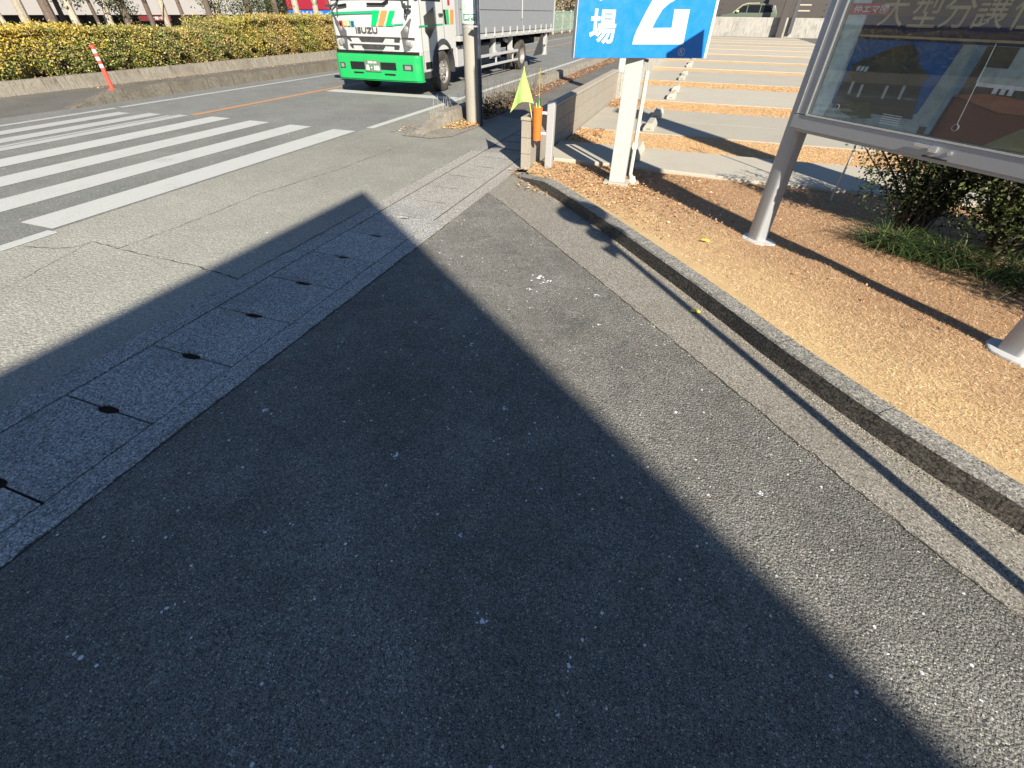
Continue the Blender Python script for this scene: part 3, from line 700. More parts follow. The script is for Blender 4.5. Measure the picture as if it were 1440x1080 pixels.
# ================================================================= UTILITY POLE
t = thing('utility_pole', 'round concrete utility pole with a pale green plate, dead leaves round its foot', 'pole', (-3.86, 8.80, 0))
m = MB(); m.lathe([(.155, -.05), (.148, 1.5), (.115, 8.5), (.001, 8.5)], 32, Matrix.Translation((-3.86, 8.80, 0))); m.build('shaft', M['pole'], t, smooth=True)
def arcplate(r_, a0, a1, z0, z1, seg=16):
    m = MB(); vs = []
    for i in range(seg + 1):
        a = a0 + (a1 - a0) * i / seg; vs += [(-3.86 + r_ * math.cos(a), 8.80 + r_ * math.sin(a), z0), (-3.86 + r_ * math.cos(a), 8.80 + r_ * math.sin(a), z1)]
    m.add(vs, [(2 * i, 2 * i + 2, 2 * i + 3, 2 * i + 1) for i in range(seg)]); return m
am = math.atan2(-8.8, 3.86)
pl = arcplate(.158, am - 1.25, am + 1.25, 1.44, 2.6).build('plate', M['signpale'], t, smooth=True)
arcplate(.1595, am - .85, am + .85, 1.478, 1.565).build('green_band', M['signdkgreen'], t, smooth=True)
def curved_text(body, a0, a1, z0, z1, mat, r_=.1605, bold=.03):
    mb = text_mb(body, (0, 0, 0), (1, 0, 0), (0, 1, 0), a0, a1, z0, z1, 0, bold)
    mb.v = [(-3.86 + r_ * math.cos(a), 8.80 + r_ * math.sin(a), z) for a, z, _ in mb.v]; mb.build('lettering', mat, t)
curved_text('通学路', am - .78, am + .72, 1.487, 1.556, M['letters'])
curved_text('スパイリ', am - .8, am + .6, 1.628, 1.675, M['signink'], bold=.0)
m = MB(); m.lathe([(.1515, 1.385), (.1515, 1.41)], 32, Matrix.Translation((-3.86, 8.80, 0))); m.build('steel_band', M['galv'], t, smooth=True)
t = thing('cable_guard', 'thin dark navy cable tube running up beside the utility pole', 'pipe', (-3.66, 8.55, 0))
m = MB(); m.tube([(-3.64, 8.57, 0), (-3.65, 8.58, 8)], .035, 12); m.build('tube', M['navy'], t, smooth=True)
m = MB(); m.box(-3.74, -3.63, 8.50, 8.60, 1.40, 1.42); m.build('clip', M['galv'], t)

# ================================================================= NOTICE BOARD
Bo = Vector((.727, 4.38, 0)); US = Vector((1.348, -1.451, 0)).normalized(); NN = Vector((-US.y, US.x, 0)); NN = -NN if NN.dot(Vector((-.73, -4.38, 0))) < 0 else NN
FM = Matrix((US, NN * -1, Vector((0, 0, 1)))).transposed().to_4x4(); FM.translation = Bo     # local x along board, y away from viewer, z up
t = thing('notice_board', 'glazed aluminium notice board on two tube posts with a house poster', 'notice board', tuple(Bo))
W = 1.98
def bb(m, x0, x1, y0, y1, z0, z1): m.box(x0, x1, y0, y1, z0, z1, FM)
for s_, nm in ((0.0, 'left'), (1.915, 'right')):
    m = MB(); pts = []
    for cxs, cys, a0 in ((.035, .035, 0), (-.035, .035, 90), (-.035, -.035, 180), (.035, -.035, 270)):
        for q in range(5): a = rad(a0 + q * 22.5); pts.append((s_ + cxs + .03 * math.cos(a), .045 + cys + .03 * math.sin(a)))
    m.prism(pts, 0, 2.2, FM); m.build('post', M['alu'], t, smooth=True)
# frame rails sit proud of the posts
m = MB(); bb(m, .02, W, -.075, -.022, .955, 1.045); m.build('bottom_rail', M['alu'], t, .004)
m = MB(); bb(m, .02, W, -.055, -.022, .935, .952); m.build('drip_rail', M['alu'], t, .002)
m = MB(); bb(m, .02, .115, -.075, -.022, 1.048, 2.2); m.build('side_rail', M['alu'], t, .004)
m = MB(); bb(m, W - .095, W, -.075, -.022, 1.048, 2.2); m.build('side_rail', M['alu'], t, .004)
m = MB(); bb(m, .02, W, -.075, -.022, 2.203, 2.3); m.build('top_rail', M['alu'], t, .004)
for a_, b_, c_, d_ in ((.118, W - .098, 1.048, 1.056), (.118, .126, 1.058, 2.2), (.045, .049, 1.05, 2.2)):
    m = MB(); bb(m, a_, b_, -.080, -.070, c_, d_); m.build('glazing_bead', M['alubright'], t)
m = MB(); m.add([FM @ Vector(p) for p in [(-.03, -.09, 2.305), (W + .03, -.09, 2.305), (W + .03, .25, 2.44), (-.03, .25, 2.44), (-.03, -.09, 2.325), (W + .03, -.09, 2.325), (W + .03, .25, 2.46), (-.03, .25, 2.46)]], [(3, 2, 1, 0), (4, 5, 6, 7), (0, 1, 5, 4), (1, 2, 6, 5), (2, 3, 7, 6), (3, 0, 4, 7)]); m.build('shadow_visor', M['alu'], t)  # unseen visor, added and sloped to shade the blue sign's lower corner
m = MB(); bb(m, .03, W - .01, .10, .115, .96, 2.29); m.build('back_panel', M['alu'], t)
m = MB(); bb(m, .118, W - .098, -.060, -.055, 1.056, 2.2); m.build('glass', M['glass'], t)
# poster layers
def pq(name, pts, mat, lay):
    m = MB(); m.add([FM @ Vector((u, -.024 - .0012 * lay, v)) for u, v in pts], [tuple(range(len(pts)))]); return m.build(name, M[mat], t)
rect = lambda a, b, c, d: [(a, c), (b, c), (b, d), (a, d)]
K = lambda u, v: (u * 1.02 + .01, v)
pq('poster_backing', rect(.12, W - .1, 1.05, 2.2), 'poster_grey', 0)
pq('poster_band', rect(.245, W - .12, 1.49, 2.2), 'poster_navy', 1)
pq('poster_sky', [(.235, 1.492), (.235, 1.16), (.275, 1.09), (.86, 1.09), (.86, 1.492)], 'poster_sky', 1)
pq('poster_margin', [(.12, 1.05), (.215, 1.05), (.255, 1.2), (.245, 2.2), (.12, 2.2)], 'poster_window', 1)
pq('poster_forecourt', [(.215, 1.055), (.86, 1.055), (.86, 1.15), (.27, 1.15)], 'poster_pale', 2)
h1 = pq('poster_house', [(.262, 1.11), (.27, 1.27), (.29, 1.34), (.40, 1.395), (.507, 1.45), (.607, 1.468), (.66, 1.42), (.71, 1.37), (.785, 1.335), (.76, 1.312), (.77, 1.24), (.79, 1.17), (.80, 1.12)], 'poster_house', 3)
pq('poster_roof', [(.282, 1.355), (.507, 1.462), (.607, 1.478), (.668, 1.425), (.64, 1.42), (.595, 1.45), (.51, 1.435), (.30, 1.335)], 'poster_roof', 4)
for a in (.325, .352, .379): pq('poster_window', [(a, 1.325), (a + .02, 1.332), (a + .02, 1.358), (a, 1.35)], 'poster_window', 4)
for a, b in ((.33, 1.2), (.40, 1.19), (.56, 1.2), (.66, 1.21)): pq('poster_window', rect(a, a + .018, b, b + .07), 'poster_grey', 4)
pq('poster_hedge', [(.33, 1.10), (.36, 1.17), (.42, 1.15), (.5, 1.18), (.56, 1.09), (.44, 1.07)], 'poster_green', 5)
for k in range(5): pq('poster_fence', rect(.62 + .0, .74, 1.075 + k * .012, 1.079 + k * .012), 'poster_white', 5)
pq('poster_wall', [(.86, 1.055), (1.78, 1.055), (1.78, 1.488), (.86, 1.488)], 'poster_dark', 2)
pq('poster_window', [(.80, 1.09), (.87, 1.49), (.985, 1.49), (.955, 1.10)], 'poster_pale', 3)
pq('poster_blueframe', [(.985, 1.49), (.955, 1.06), (.90, 1.06), (.92, 1.2), (.94, 1.49)], 'poster_blueframe', 4)
pq('poster_room', rect(1.02, 1.78, 1.33, 1.488), 'poster_grey', 3)
pq('poster_room_shade', rect(1.02, 1.13, 1.40, 1.488), 'poster_dark', 4)
pq('poster_shelf', rect(1.03, 1.78, 1.315, 1.332), 'poster_white', 4)
pq('poster_table', [(.95, 1.265), (1.10, 1.288), (1.35, 1.275), (1.60, 1.27), (1.78, 1.24), (1.78, 1.2), (1.5, 1.225), (1.2, 1.212)], 'poster_brown2', 5)
pq('poster_cabinet', [(.93, 1.06), (.95, 1.26), (1.2, 1.21), (1.78, 1.2), (1.78, 1.06)], 'poster_brown', 4)
pq('poster_mat', [(1.22, 1.06), (1.34, 1.16), (1.55, 1.2), (1.6, 1.06)], 'poster_olive', 6)
for a in (1.12, 1.155, 1.19): pq('poster_cup', rect(a, a + .022, 1.29, 1.318), 'poster_white', 6)
pq('poster_gold_line', rect(.25, W - .12, 1.503, 1.514), 'poster_gold', 2)
pq('poster_stripe', rect(.245, W - .12, 1.605, 1.70), 'poster_dark', 2)
pq('poster_label', rect(.125, .385, 1.61, 1.665), 'poster_red', 3)
OB = Bo + NN * .0285
for ch, a, b in (('大', .35, .50), ('型', .535, .685), ('分', .70, .85), ('譲', .865, 1.01), ('住', 1.03, 1.18), ('宅', 1.2, 1.36)):
    text_mb(ch, OB, US, Vector((0, 0, 1)), a - .015, b - .01, 1.555, 1.715, .002, .004).build('poster_lettering', M['poster_gold'], t)
text_mb('仲エマ図', OB, US, Vector((0, 0, 1)), .15, .37, 1.618, 1.657, .003, .01).build('poster_lettering', M['poster_white'], t)
# hooks and magnets
for u, v, rr in ((.302, 1.122, .017), (1.048, 1.118, .019)):
    m = MB(); m.lathe([(rr, 0), (rr * .75, .006), (rr * .7, .0)], 20, FM @ Matrix.Translation((u, -.034, v)) @ Matrix.Rotation(rad(90), 4, 'X')); mg = m.build('magnet', M['signwhite'], t, smooth=True)
m = MB(); m.tube([FM @ Vector((1.048, -.036, 1.135)), FM @ Vector((1.02, -.036, 1.5))], .0018, 6); m.build('cord', M['poster_white'], t)
m = MB(); bb(m, .915, 1.03, -.094, -.080, 1.004, 1.022); bb(m, 1.005, 1.05, -.10, -.076, .990, 1.022); m.build('handle', M['alubright'], t, .004)
m = MB(); m.lathe([(.001, .012), (.011, .012), (.012, 0)], 16, FM @ Matrix.Translation((1.115, -.076, 1.0)) @ Matrix.Rotation(rad(90), 4, 'X')); m.build('lock', M['alubright'], t, smooth=True)
m = MB(); bb(m, .98, 1.12, -.079, -.070, .958, .966); m.build('latch_plate', M['darkplastic'], t)
# concrete collars at the posts
for s_ in (0.0, 1.915):
    m = MB(); pts = [(s_ + .02 + (.15 + .02 * math.sin(3 * a)) * math.cos(a), .03 + (.13 + .02 * math.cos(2 * a)) * math.sin(a)) for a in [2 * math.pi * q / 18 for q in range(18)]]
    m.prism(pts, .02, .108 if s_ else .075, FM); m.build('concrete_collar', M['signwhite'], t, .01)
t = thing('support_rod', 'thin grey steel rod leaning up behind the notice board', 'rod', (1.6, 5.94, 0))
m = MB(); m.tube([(1.60, 5.94, 0), (1.62, 5.95, .75), (1.62, 5.95, 1.6)], .011, 8); m.build('rod', M['galv'], t, smooth=True)

# ================================================================= TRUCK
TX, TY = -7.36, 11.2
t = thing('delivery_truck', 'white medium truck with green bumper and grey box body waiting at the stop line', 'truck', (TX, TY, 0), local=True)
HW = 1.13
def loc(m, name, mat, parent=None, bevel=0, smooth=False): return m.build(name, mat, parent or t, bevel, smooth)
# cab shell: stacked rounded outlines
def cab_outline(fy, hw, by_=1.98, rc=.16):
    pts = [(-hw, by_)]
    for k in range(6): a = math.pi + k * math.pi / 10; pts.append((-hw + rc + rc * math.cos(a), fy + rc * .8 + rc * .8 * math.sin(a)))
    for k in range(1, 5): x = -hw + rc + (2 * hw - 2 * rc) * k / 5; pts.append((x, fy - .02 * math.sin(math.pi * k / 5)))
    for k in range(6): a = 1.5 * math.pi + k * math.pi / 10; pts.append((hw - rc + rc * math.cos(a), fy + rc * .8 + rc * .8 * math.sin(a)))
    pts.append((hw, by_)); return pts
lv = [(.86, .03, HW), (1.1, .015, HW), (1.45, .02, HW), (1.74, .05, HW), (2.5, .30, HW - .06), (2.68, .42, HW - .12), (2.74, .7, HW - .25)]
m = MB(); rings = [[(x, y, z) for x, y in cab_outline(fy, hw)] for z, fy, hw in lv]; n = len(rings[0])
m.v = [p for r_ in rings for p in r_]
for i in range(len(lv) - 1):
    for k in range(n): m.f.append((i * n + k, i * n + (k + 1) % n, (i + 1) * n + (k + 1) % n, (i + 1) * n + k)); m.mi.append(0)
m.f.append(tuple(range((len(lv) - 1) * n, len(lv) * n))); m.mi.append(0); m.f.append(tuple(range(n - 1, -1, -1))); m.mi.append(0)
cabo = loc(m, 'cab', M['white'], None, 0, True)
m = MB(); m.add([(-HW + .12, .04, 1.78), (HW - .12, .04, 1.78), (HW - .18, .285, 2.48), (-HW + .18, .285, 2.48)], [(0, 1, 2, 3)]); m.v = [(x, y - .035, z) for x, y, z in m.v]; loc(m, 'windscreen', M['glassdark'])
# side lower panels (door skirt + behind wheel)
for sg in (-1, 1):
    x0, x1 = (HW - .05, HW) if sg > 0 else (-HW, -HW + .05)
    m = MB(); prof = [(.10, .47), (.66, .47), (.68, .62), (.72, .78), (.75, .82), (.77, .857), (.05, .857), (.06, .7)]
    m.add([(x, y, z) for x in (x0, x1) for y, z in prof], [tuple(range(8)), tuple(range(15, 7, -1))] + [(i, (i + 1) % 8, 8 + (i + 1) % 8, 8 + i) for i in range(8)])
    loc(m, 'door_skirt', M['white'], None, .006)
    m = MB(); m.box(x0 + sg * .004, x1 + sg * .006, .28, .60, .52, .66); loc(m, 'step_well', M['chassis'], None, .01)
    m = MB(); m.box(x0 + sg * .004, x1 + sg * .008, .14, .66, .34, .465); loc(m, 'step', M['darkplastic'], None, .01)
    # arch
    m = MB(); vs = []; seg = 16
    for i in range(seg + 1):
        a = math.pi * (1.06 - 1.12 * i / seg); c_, s_ = math.cos(a), math.sin(a)
        for rr, xx in ((.53, x0 - sg * .2), (.53, x1 + sg * .035), (.62, x1 + sg * .012)): vs.append((xx, 1.22 + rr * c_, .47 + rr * s_ * .98))
    m.add(vs, [(3 * i + k, 3 * i + k + 1, 3 * i + 4 + k, 3 * i + 3 + k) for i in range(seg) for k in range(2)]); loc(m, 'wheel_arch', M['darkplastic'], None, 0, True)
    # side windows (door glass + lower safety window), shut lines, handle, mirror
    xg = (HW + .003) * sg
    m = MB(); m.add([(xg, .38, 1.22), (xg, .58, 1.08), (xg, .92, 1.32), (xg, .86, 1.66), (xg, .36, 1.50)], [(0, 1, 2, 3, 4)]); loc(m, 'safety_window', M['glassdark'])
    m = MB(); m.add([(xg - sg * .0, .30, 1.76), (xg, 1.25, 1.76), (xg - sg * .055, 1.25, 2.4), (xg - sg * .055, .52, 2.4)], [(0, 1, 2, 3)]); loc(m, 'door_window', M['glassdark'])
    m = MB(); m.box(*sorted((xg - sg * .001, xg + sg * .002)), 1.34, 1.35, .99, 2.4); m.box(*sorted((xg - sg * .001, xg + sg * .002)), .20, .208, .47, 1.9); loc(m, 'door_seam', M['chassis'])
    m = MB(); m.box(*sorted((xg, xg + sg * .03)), 1.1, 1.28, 1.5, 1.55); loc(m, 'door_handle', M['darkplastic'], None, .008)
    m = MB(); m.tube([(sg * .88, .03, 1.72), (sg * .87, -.02, 1.50), (sg * .92, -.05, 1.48), (sg * 1.0, -.06, 1.62), (sg * 1.06, -.06, 1.95)], .016, 8)
    m.tube([(sg * .80, .04, 1.80), (sg * .86, -.02, 1.70), (sg * 1.0, -.06, 1.64)], .02, 8); m.box(*sorted((sg * .95, sg * 1.08)), -.12, -.05, 1.63, 1.68)
    loc(m, 'mirror_bracket', M['darkplastic'], None, 0, True)
    m = MB(); m.box(*sorted((sg * 1.02, sg * 1.28)), -.12, -.02, 1.9, 2.3); loc(m, 'mirror', M['darkplastic'], None, .02)
    # headlamp: wraps the corner
    m = MB(); e = -.012
    P_ = [(.72, -.0, 1.22), (.98, .02, 1.46), (1.055, .06, 1.44), (1.085, .085, .9), (.76, .0, .88)]
    m.add([(sg * x, y + e, z) for x, y, z in P_] + [(sg * x, y + .05, z) for x, y, z in P_], [(0, 1, 2, 3, 4)] + [(i, (i + 1) % 5, 5 + (i + 1) % 5, 5 + i) for i in range(5)])
    hl = loc(m, 'headlamp', M['lens'])
    for cx2, cz in ((.86, 1.27), (.93, 1.0), (.86, 1.03)):
        q = MB(); q.lathe([(.001, -.0), (.045, -.004), (.06, -.012)], 16, Matrix.Translation((sg * cx2, .0 - .012, cz)) @ Matrix.Rotation(rad(90), 4, 'X')); q.build('reflector', M['lamp_chrome'], hl, smooth=True)
    q = MB(); q.box(*sorted((sg * .73, sg * 1.07)), -.018, -.014, 1.10, 1.125); q.build('divider', M['darkplastic'], hl)
# front stripes and emblem (world X measured minus TX)
fx = lambda X: X + 6.2 - TX - 6.2 + 0.0
FX = lambda u: u - 6.2 - TX          # u = metres right of the truck's right corner line
def fq(name, pts, mat, y=-.006): 
    m = MB(); m.add([(FX(u), y - .02 * math.cos((FX(u)) / HW * 1.4), z) for u, z in pts], [tuple(range(len(pts)))]); return loc(m, name, M[mat])
fq('stripe', [(-2.24, 1.50), (-1.09, 1.535), (-1.08, 1.585), (-2.24, 1.545)], 'stripe_dkgreen', -.0)
fq('stripe', [(-1.175, 1.32), (-1.045, 1.32), (-.90, 1.59), (-1.085, 1.59)], 'stripe_green')
fq('stripe', [(-1.035, 1.32), (-1.005, 1.32), (-.86, 1.59), (-.89, 1.59)], 'stripe_cream')
fq('stripe', [(-.995, 1.32), (-.855, 1.32), (-.705, 1.59), (-.85, 1.59)], 'stripe_orange')
fq('stripe', [(-.845, 1.32), (-.815, 1.32), (-.665, 1.59), (-.695, 1.59)], 'stripe_cream')
fq('stripe', [(-.80, 1.32), (-.60, 1.32), (-.60, 1.345), (-.655, 1.37), (-.51, 1.59), (-.65, 1.59)], 'stripe_green')
fq('stripe', [(-.60, 1.325), (-.36, 1.345), (-.34, 1.375), (-.60, 1.355)], 'stripe_dkgreen', .004)
for a, mat, ch in ((-2.03, 'sq_red', 'M'), (-1.925, 'sq_orange', 'U'), (-1.82, 'sq_green', 'I'), (-1.715, 'sq_blue', 'X')):
    fq('emblem_tile', [(a, 1.295), (a + .095, 1.298), (a + .095, 1.402), (a, 1.40)], mat, .0)
    text_mb(ch, (FX(0), -.03, 0), (1, 0, 0), (0, 0, 1), a + .022, a + .073, 1.315, 1.385, .002, .02).build('emblem_letter', M['letters'] if ch in 'UI' else M['sq_red'] if ch == 'Q' else M['chassis'], t)
text_mb('ISUZU', (FX(0), -.026, 0), (1, 0, 0), (0, 0, 1), -1.60, -1.02, 1.185, 1.295, .004, .028).build('maker_lettering', M['darkletters'], t)
# grille
def gq(pts, y=-.0): return fq('grille_slot', pts, 'darkplastic', y)
gq([(-1.93, 1.10), (-1.88, 1.125), (-.47, 1.125), (-.44, 1.10)])
gq([(-1.56, 1.098), (-.86, 1.098), (-.93, 1.03), (-1.50, 1.03)]); gq([(-1.90, 1.098), (-1.80, 1.098), (-1.76, 1.03), (-1.82, 1.04)]); gq([(-.62, 1.098), (-.47, 1.098), (-.49, 1.04), (-.63, 1.04)])
gq([(-1.86, .965), (-1.82, .985), (-.52, .985), (-.48, .965)])
gq([(-1.52, .963), (-.87, .963), (-.94, .90), (-1.46, .90)]); gq([(-1.84, .963), (-1.76, .963), (-1.73, .905), (-1.79, .915)]); gq([(-.64, .963), (-.50, .963), (-.52, .91), (-.65, .91)])
gq([(-1.50, .845), (-1.46, .872), (-.97, .872), (-.93, .845)])
m = MB(); m.box(-HW + .02, HW - .02, .02, .3, .76, .862); loc(m, 'bumper_gap', M['chassis'], None, .005)
# bumper
m = MB(); out_ = [(x, y) for x, y in cab_outline(-.07, HW + .015, .14, .15)]; m.prism([(x, y) for x, y in out_], .31, .775); loc(m, 'bumper', M['green'], None, .012)
m = MB(); m.prism([(x * .995, y + .01) for x, y in out_], .773, .80); m.prism([(x, y + .03) for x, y in out_], .285, .312); loc(m, 'bumper_lip', M['green'], None, .004)
def bq(name, u0, u1, z0, z1, mat, y=-.094, par=None): m = MB(); m.box(FX(u0), FX(u1), y, y + .03, z0, z1); return loc(m, name, M[mat], par, .004)
bq('intake', -1.86, -1.43, .50, .65, 'chassis'); bq('intake', -1.16, -.62, .51, .655, 'chassis')
bq('lower_slot', -1.80, -1.53, .42, .45, 'chassis'); bq('lower_slot', -.95, -.66, .405, .44, 'chassis')
bq('fog_lamp_bezel', -.44, -.19, .515, .63, 'darkplastic', -.088); bq('fog_lamp_bezel', -2.16, -2.02, .515, .62, 'darkplastic', -.088)
bq('fog_lamp', -.39, -.23, .53, .605, 'lamp_chrome', -.092); bq('fog_lamp', -2.13, -2.05, .53, .60, 'lamp_chrome', -.092)
lp_ = bq('number_plate', -1.455, -1.03, .465, .69, 'plate', -.112)
text_mb('浜松100', (FX(0), -.1125, 0), (1, 0, 0), (0, 0, 1), -1.36, -1.12, .625, .675, .002, .02).build('plate_lettering', M['letters'], lp_)
text_mb('あ・183', (FX(0), -.1125, 0), (1, 0, 0), (0, 0, 1), -1.42, -1.06, .49, .60, .002, .03).build('plate_lettering', M['letters'], lp_)
# wipers
m = MB(); m.tube([(FX(-1.98), -.02, 1.66), (FX(-1.75), -.025, 1.685)], .022, 6); m.tube([(FX(-2.08), -.01, 1.66), (FX(-1.95), -.01, 1.78)], .012, 6)
m.tube([(FX(-1.2), -.03, 1.70), (FX(-.75), -.02, 1.70)], .02, 6); m.tube([(FX(-.8), -.03, 1.70), (FX(-.66), -.02, 1.76)], .022, 6); loc(m, 'wiper', M['chassis'])
# side stripes behind door
def sq_(pts, mat): 
    m = MB(); m.add([(HW + .004, y, z) for y, z in pts], [tuple(range(len(pts)))]); loc(m, 'stripe', M[mat])
sq_([(.10, 1.30), (1.30, 1.33), (1.30, 1.36), (.10, 1.335)], 'stripe_dkgreen')
sq_([(1.40, 1.34), (1.52, 1.34), (1.48, 1.62), (1.36, 1.62)], 'chassis'); sq_([(1.53, 1.34), (1.66, 1.34), (1.66, 1.62), (1.50, 1.62)], 'stripe_green')
sq_([(1.67, 1.34), (1.70, 1.34), (1.73, 1.62), (1.67, 1.62)], 'stripe_cream'); sq_([(1.71, 1.34), (1.9, 1.34), (1.94, 1.62), (1.74, 1.62)], 'stripe_orange')
sq_([(1.62, 1.70), (1.74, 1.70), (1.74, 1.80), (1.62, 1.80)], 'red')
# wheels
def wheel(x, y, r_, w_, sg, dual=False, name='wheel'):
    hub = thing_child = bpy.data.objects.new('wheel', None); COL.objects.link(hub); hub.parent = t; hub.location = (x, y, r_)
    Rm = Matrix.Rotation(rad(90) * sg, 4, 'Y')
    m = MB(); hw2 = w_ / 2
    m.lathe([(r_ * .60, hw2 * .86), (r_ * .74, hw2), (r_ * .93, hw2 * .93), (r_, hw2 * .72), (r_ * 1.0, hw2 * .28), (r_ * .985, hw2 * .24), (r_ * .985, hw2 * .2), (r_, hw2 * .16), (r_, -hw2 * .16), (r_ * .985, -hw2 * .2), (r_, -hw2 * .26), (r_, -hw2 * .72), (r_ * .93, -hw2 * .93), (r_ * .74, -hw2), (r_ * .60, -hw2 * .86)], 40, Rm)
    m.build('tyre', M['rubber'], hub, smooth=True)
    m = MB()
    if not dual: prof = [(r_ * .62, hw2 * .9), (r_ * .59, hw2 * .80), (r_ * .53, hw2 * .45), (r_ * .48, hw2 * .55), (r_ * .36, hw2 * .80), (r_ * .34, hw2 * .82), (r_ * .20, hw2 * .80), (r_ * .19, hw2 * 1.15), (r_ * .14, hw2 * 1.25), (.001, hw2 * 1.25)]
    else: prof = [(r_ * .62, hw2 * .9), (r_ * .60, hw2 * .80), (r_ * .56, hw2 * .2), (r_ * .50, -hw2 * .5), (r_ * .28, -hw2 * .6), (r_ * .25, hw2 * .2), (r_ * .12, hw2 * .4), (.001, hw2 * .4)]
    m.lathe(prof, 32, Rm); rm = m.build('rim', M['rim'], hub, smooth=True)
    m = MB()
    for k in range(8):
        a = 2 * math.pi * (k + .5) / 8; m.lathe([(r_ * .055, hw2 * .02), (.001, hw2 * .02)], 10, Rm @ Matrix.Translation((r_ * .43 * math.cos(a), r_ * .43 * math.sin(a), hw2 * (.68 if not dual else -.5))))
    m.build('hand_hole', M['black'], hub)
    m = MB()
    for k in range(6):
        a = 2 * math.pi * k / 6; m.lathe([(.016, 0), (.016, .03), (.001, .03)], 6, Rm @ Matrix.Translation((r_ * .27 * math.cos(a), r_ * .27 * math.sin(a), hw2 * (.80 if not dual else -.2))))
    m.build('wheel_nut', M['steel'], hub)
for sg in (-1, 1):
    wheel(sg * (HW - .12), 1.21, .425, .235, sg); wheel(sg * (HW - .13), 7.45, .425, .22, sg, True)
    q = MB(); q.lathe([(.24, .1), (.40, .11), (.425, .08), (.425, -.08), (.40, -.11), (.24, -.1)], 32, Matrix.Translation((sg * (HW - .40), 7.45, .425)) @ Matrix.Rotation(rad(90), 4, 'Y')); loc(q, 'inner_tyre', M['rubber'], None, 0, True)
m = MB(); m.box(-.42, -.34, 1.9, 11, .62, .86); m.box(.34, .42, 1.9, 11, .62, .86)
for y in (2.5, 4, 5.5, 7.0, 8.5, 10, 11): m.box(-1.0, 1.0, y, y + .08, .84, .97)
m.tube([(-.9, 7.45, .425), (.9, 7.45, .425)], .09, 12); m.tube([(-.9, 1.21, .4), (.9, 1.21, .4)], .06, 10); m.box(-.3, .3, .5, 2.2, .35, .95); m.box(-.16, .16, 7.2, 7.7, .25, .6)
loc(m, 'chassis', M['chassis'])
m = MB(); m.box(.55, 1.0, 2.3, 2.95, .42, .88); loc(m, 'battery_box', M['steel'], None, .02)
m = MB(); m.box(.58, 1.02, 3.7, 4.6, .40, .86); loc(m, 'fuel_tank', M['darkplastic'], None, .06)
m = MB(); m.box(.6, 1.0, 4.85, 5.6, .45, .86); loc(m, 'tool_box', M['panelgrey'], None, .03)
for q_ in ([(.95, 3.0, .9), (.95, 3.3, .9)], [(.97, 6.0, .9), (.97, 6.2, .86)]):
    m = MB(); m.tube(q_, .05, 10); loc(m, 'air_tank', M['steel'], None, 0, True)
for sg in (-1, 1):
    m = MB()
    m.box(*sorted((sg * (HW - .02), sg * (HW + .025))), 2.75, 6.88, .31, .37); m.box(*sorted((sg * (HW - .02), sg * (HW + .025))), 2.75, 6.88, .55, .62)
    for y in (3.3, 4.9, 6.45): m.box(*sorted((sg * (HW - .06), sg * (HW - .021))), y, y + .07, .33, .66); m.box(*sorted((sg * (HW - .22), sg * (HW - .06))), y, y + .07, .6, .98)
    loc(m, 'side_guard', M['steel'], None, .006)
    m = MB(); m.add([(sg * (HW - .0), 8.75, .32), (sg * (HW), 9.9, .32), (sg * HW, 9.9, .96), (sg * (HW - .0), 9.75, .96)] + [(sg * (HW - .03), 8.75, .32), (sg * (HW - .03), 9.9, .32), (sg * (HW - .03), 9.9, .96), (sg * (HW - .03), 9.75, .96)], [(0, 1, 2, 3), (7, 6, 5, 4), (0, 4, 5, 1), (1, 5, 6, 2), (2, 6, 7, 3), (3, 7, 4, 0)]); loc(m, 'mud_flap', M['darkplastic'])
    m = MB(); m.box(*sorted((sg * (HW - .1), sg * HW)), 10.35, 10.46, .30, .98); m.box(*sorted((sg * (HW - .18), sg * (HW + .01))), 10.25, 10.5, .27, .36); m.box(*sorted((sg * (HW - .12), sg * (HW + .005))), 10.2, 10.5, .60, .82); loc(m, 'rear_bracket', M['steel'], None, .01)
# box body
BX = 1.19
m = MB(); m.box(-BX, BX, 2.12, 11.15, .985, 1.10); loc(m, 'floor_rail', M['steel'], None, .006)
m = MB(); m.box(-BX + .02, BX - .02, 2.14, 11.12, 1.101, 3.35); body = loc(m, 'box_body', M['panelgrey'], None, .02)
for sg in (-1, 1):
    xx = sorted((sg * (BX - .018), sg * (BX + .006)))
    for y0, y1 in ((2.2, 7.04), (7.16, 11.0)):
        m = MB(); m.box(*xx, y0, y1, 1.125, 1.62); m.box(*xx, y0, y1, 1.635, 2.2); m.box(*xx, y0, y1, 2.215, 3.2); loc(m, 'side_panel', M['panelgrey'], None, .006)
    m = MB(); m.box(*sorted((sg * BX, sg * (BX + .02))), 7.07, 7.13, 1.42, 3.2); loc(m, 'centre_post', M['white'], None, .004)
    m = MB()
    for k in range(13):
        y = 2.5 + k * .68; m.box(*sorted((sg * (BX), sg * (BX + .03))), y, y + .045, 1.06, 1.24); m.tube([(sg * (BX - .01), y + .02, 1.045), (sg * (BX + .035), y + .02, 1.045)], .022, 8)
    loc(m, 'latch_row', M['steel'], None)
    m = MB(); m.box(*sorted((sg * (BX - .06), sg * (BX + .012))), 11.03, 11.17, 1.0, 3.3); loc(m, 'corner_post', M['steel'], None, .008)
m = MB(); m.box(-BX + .1, BX - .1, 2.05, 2.12, 1.1, 3.3); loc(m, 'front_bulkhead', M['white'], None, .01)

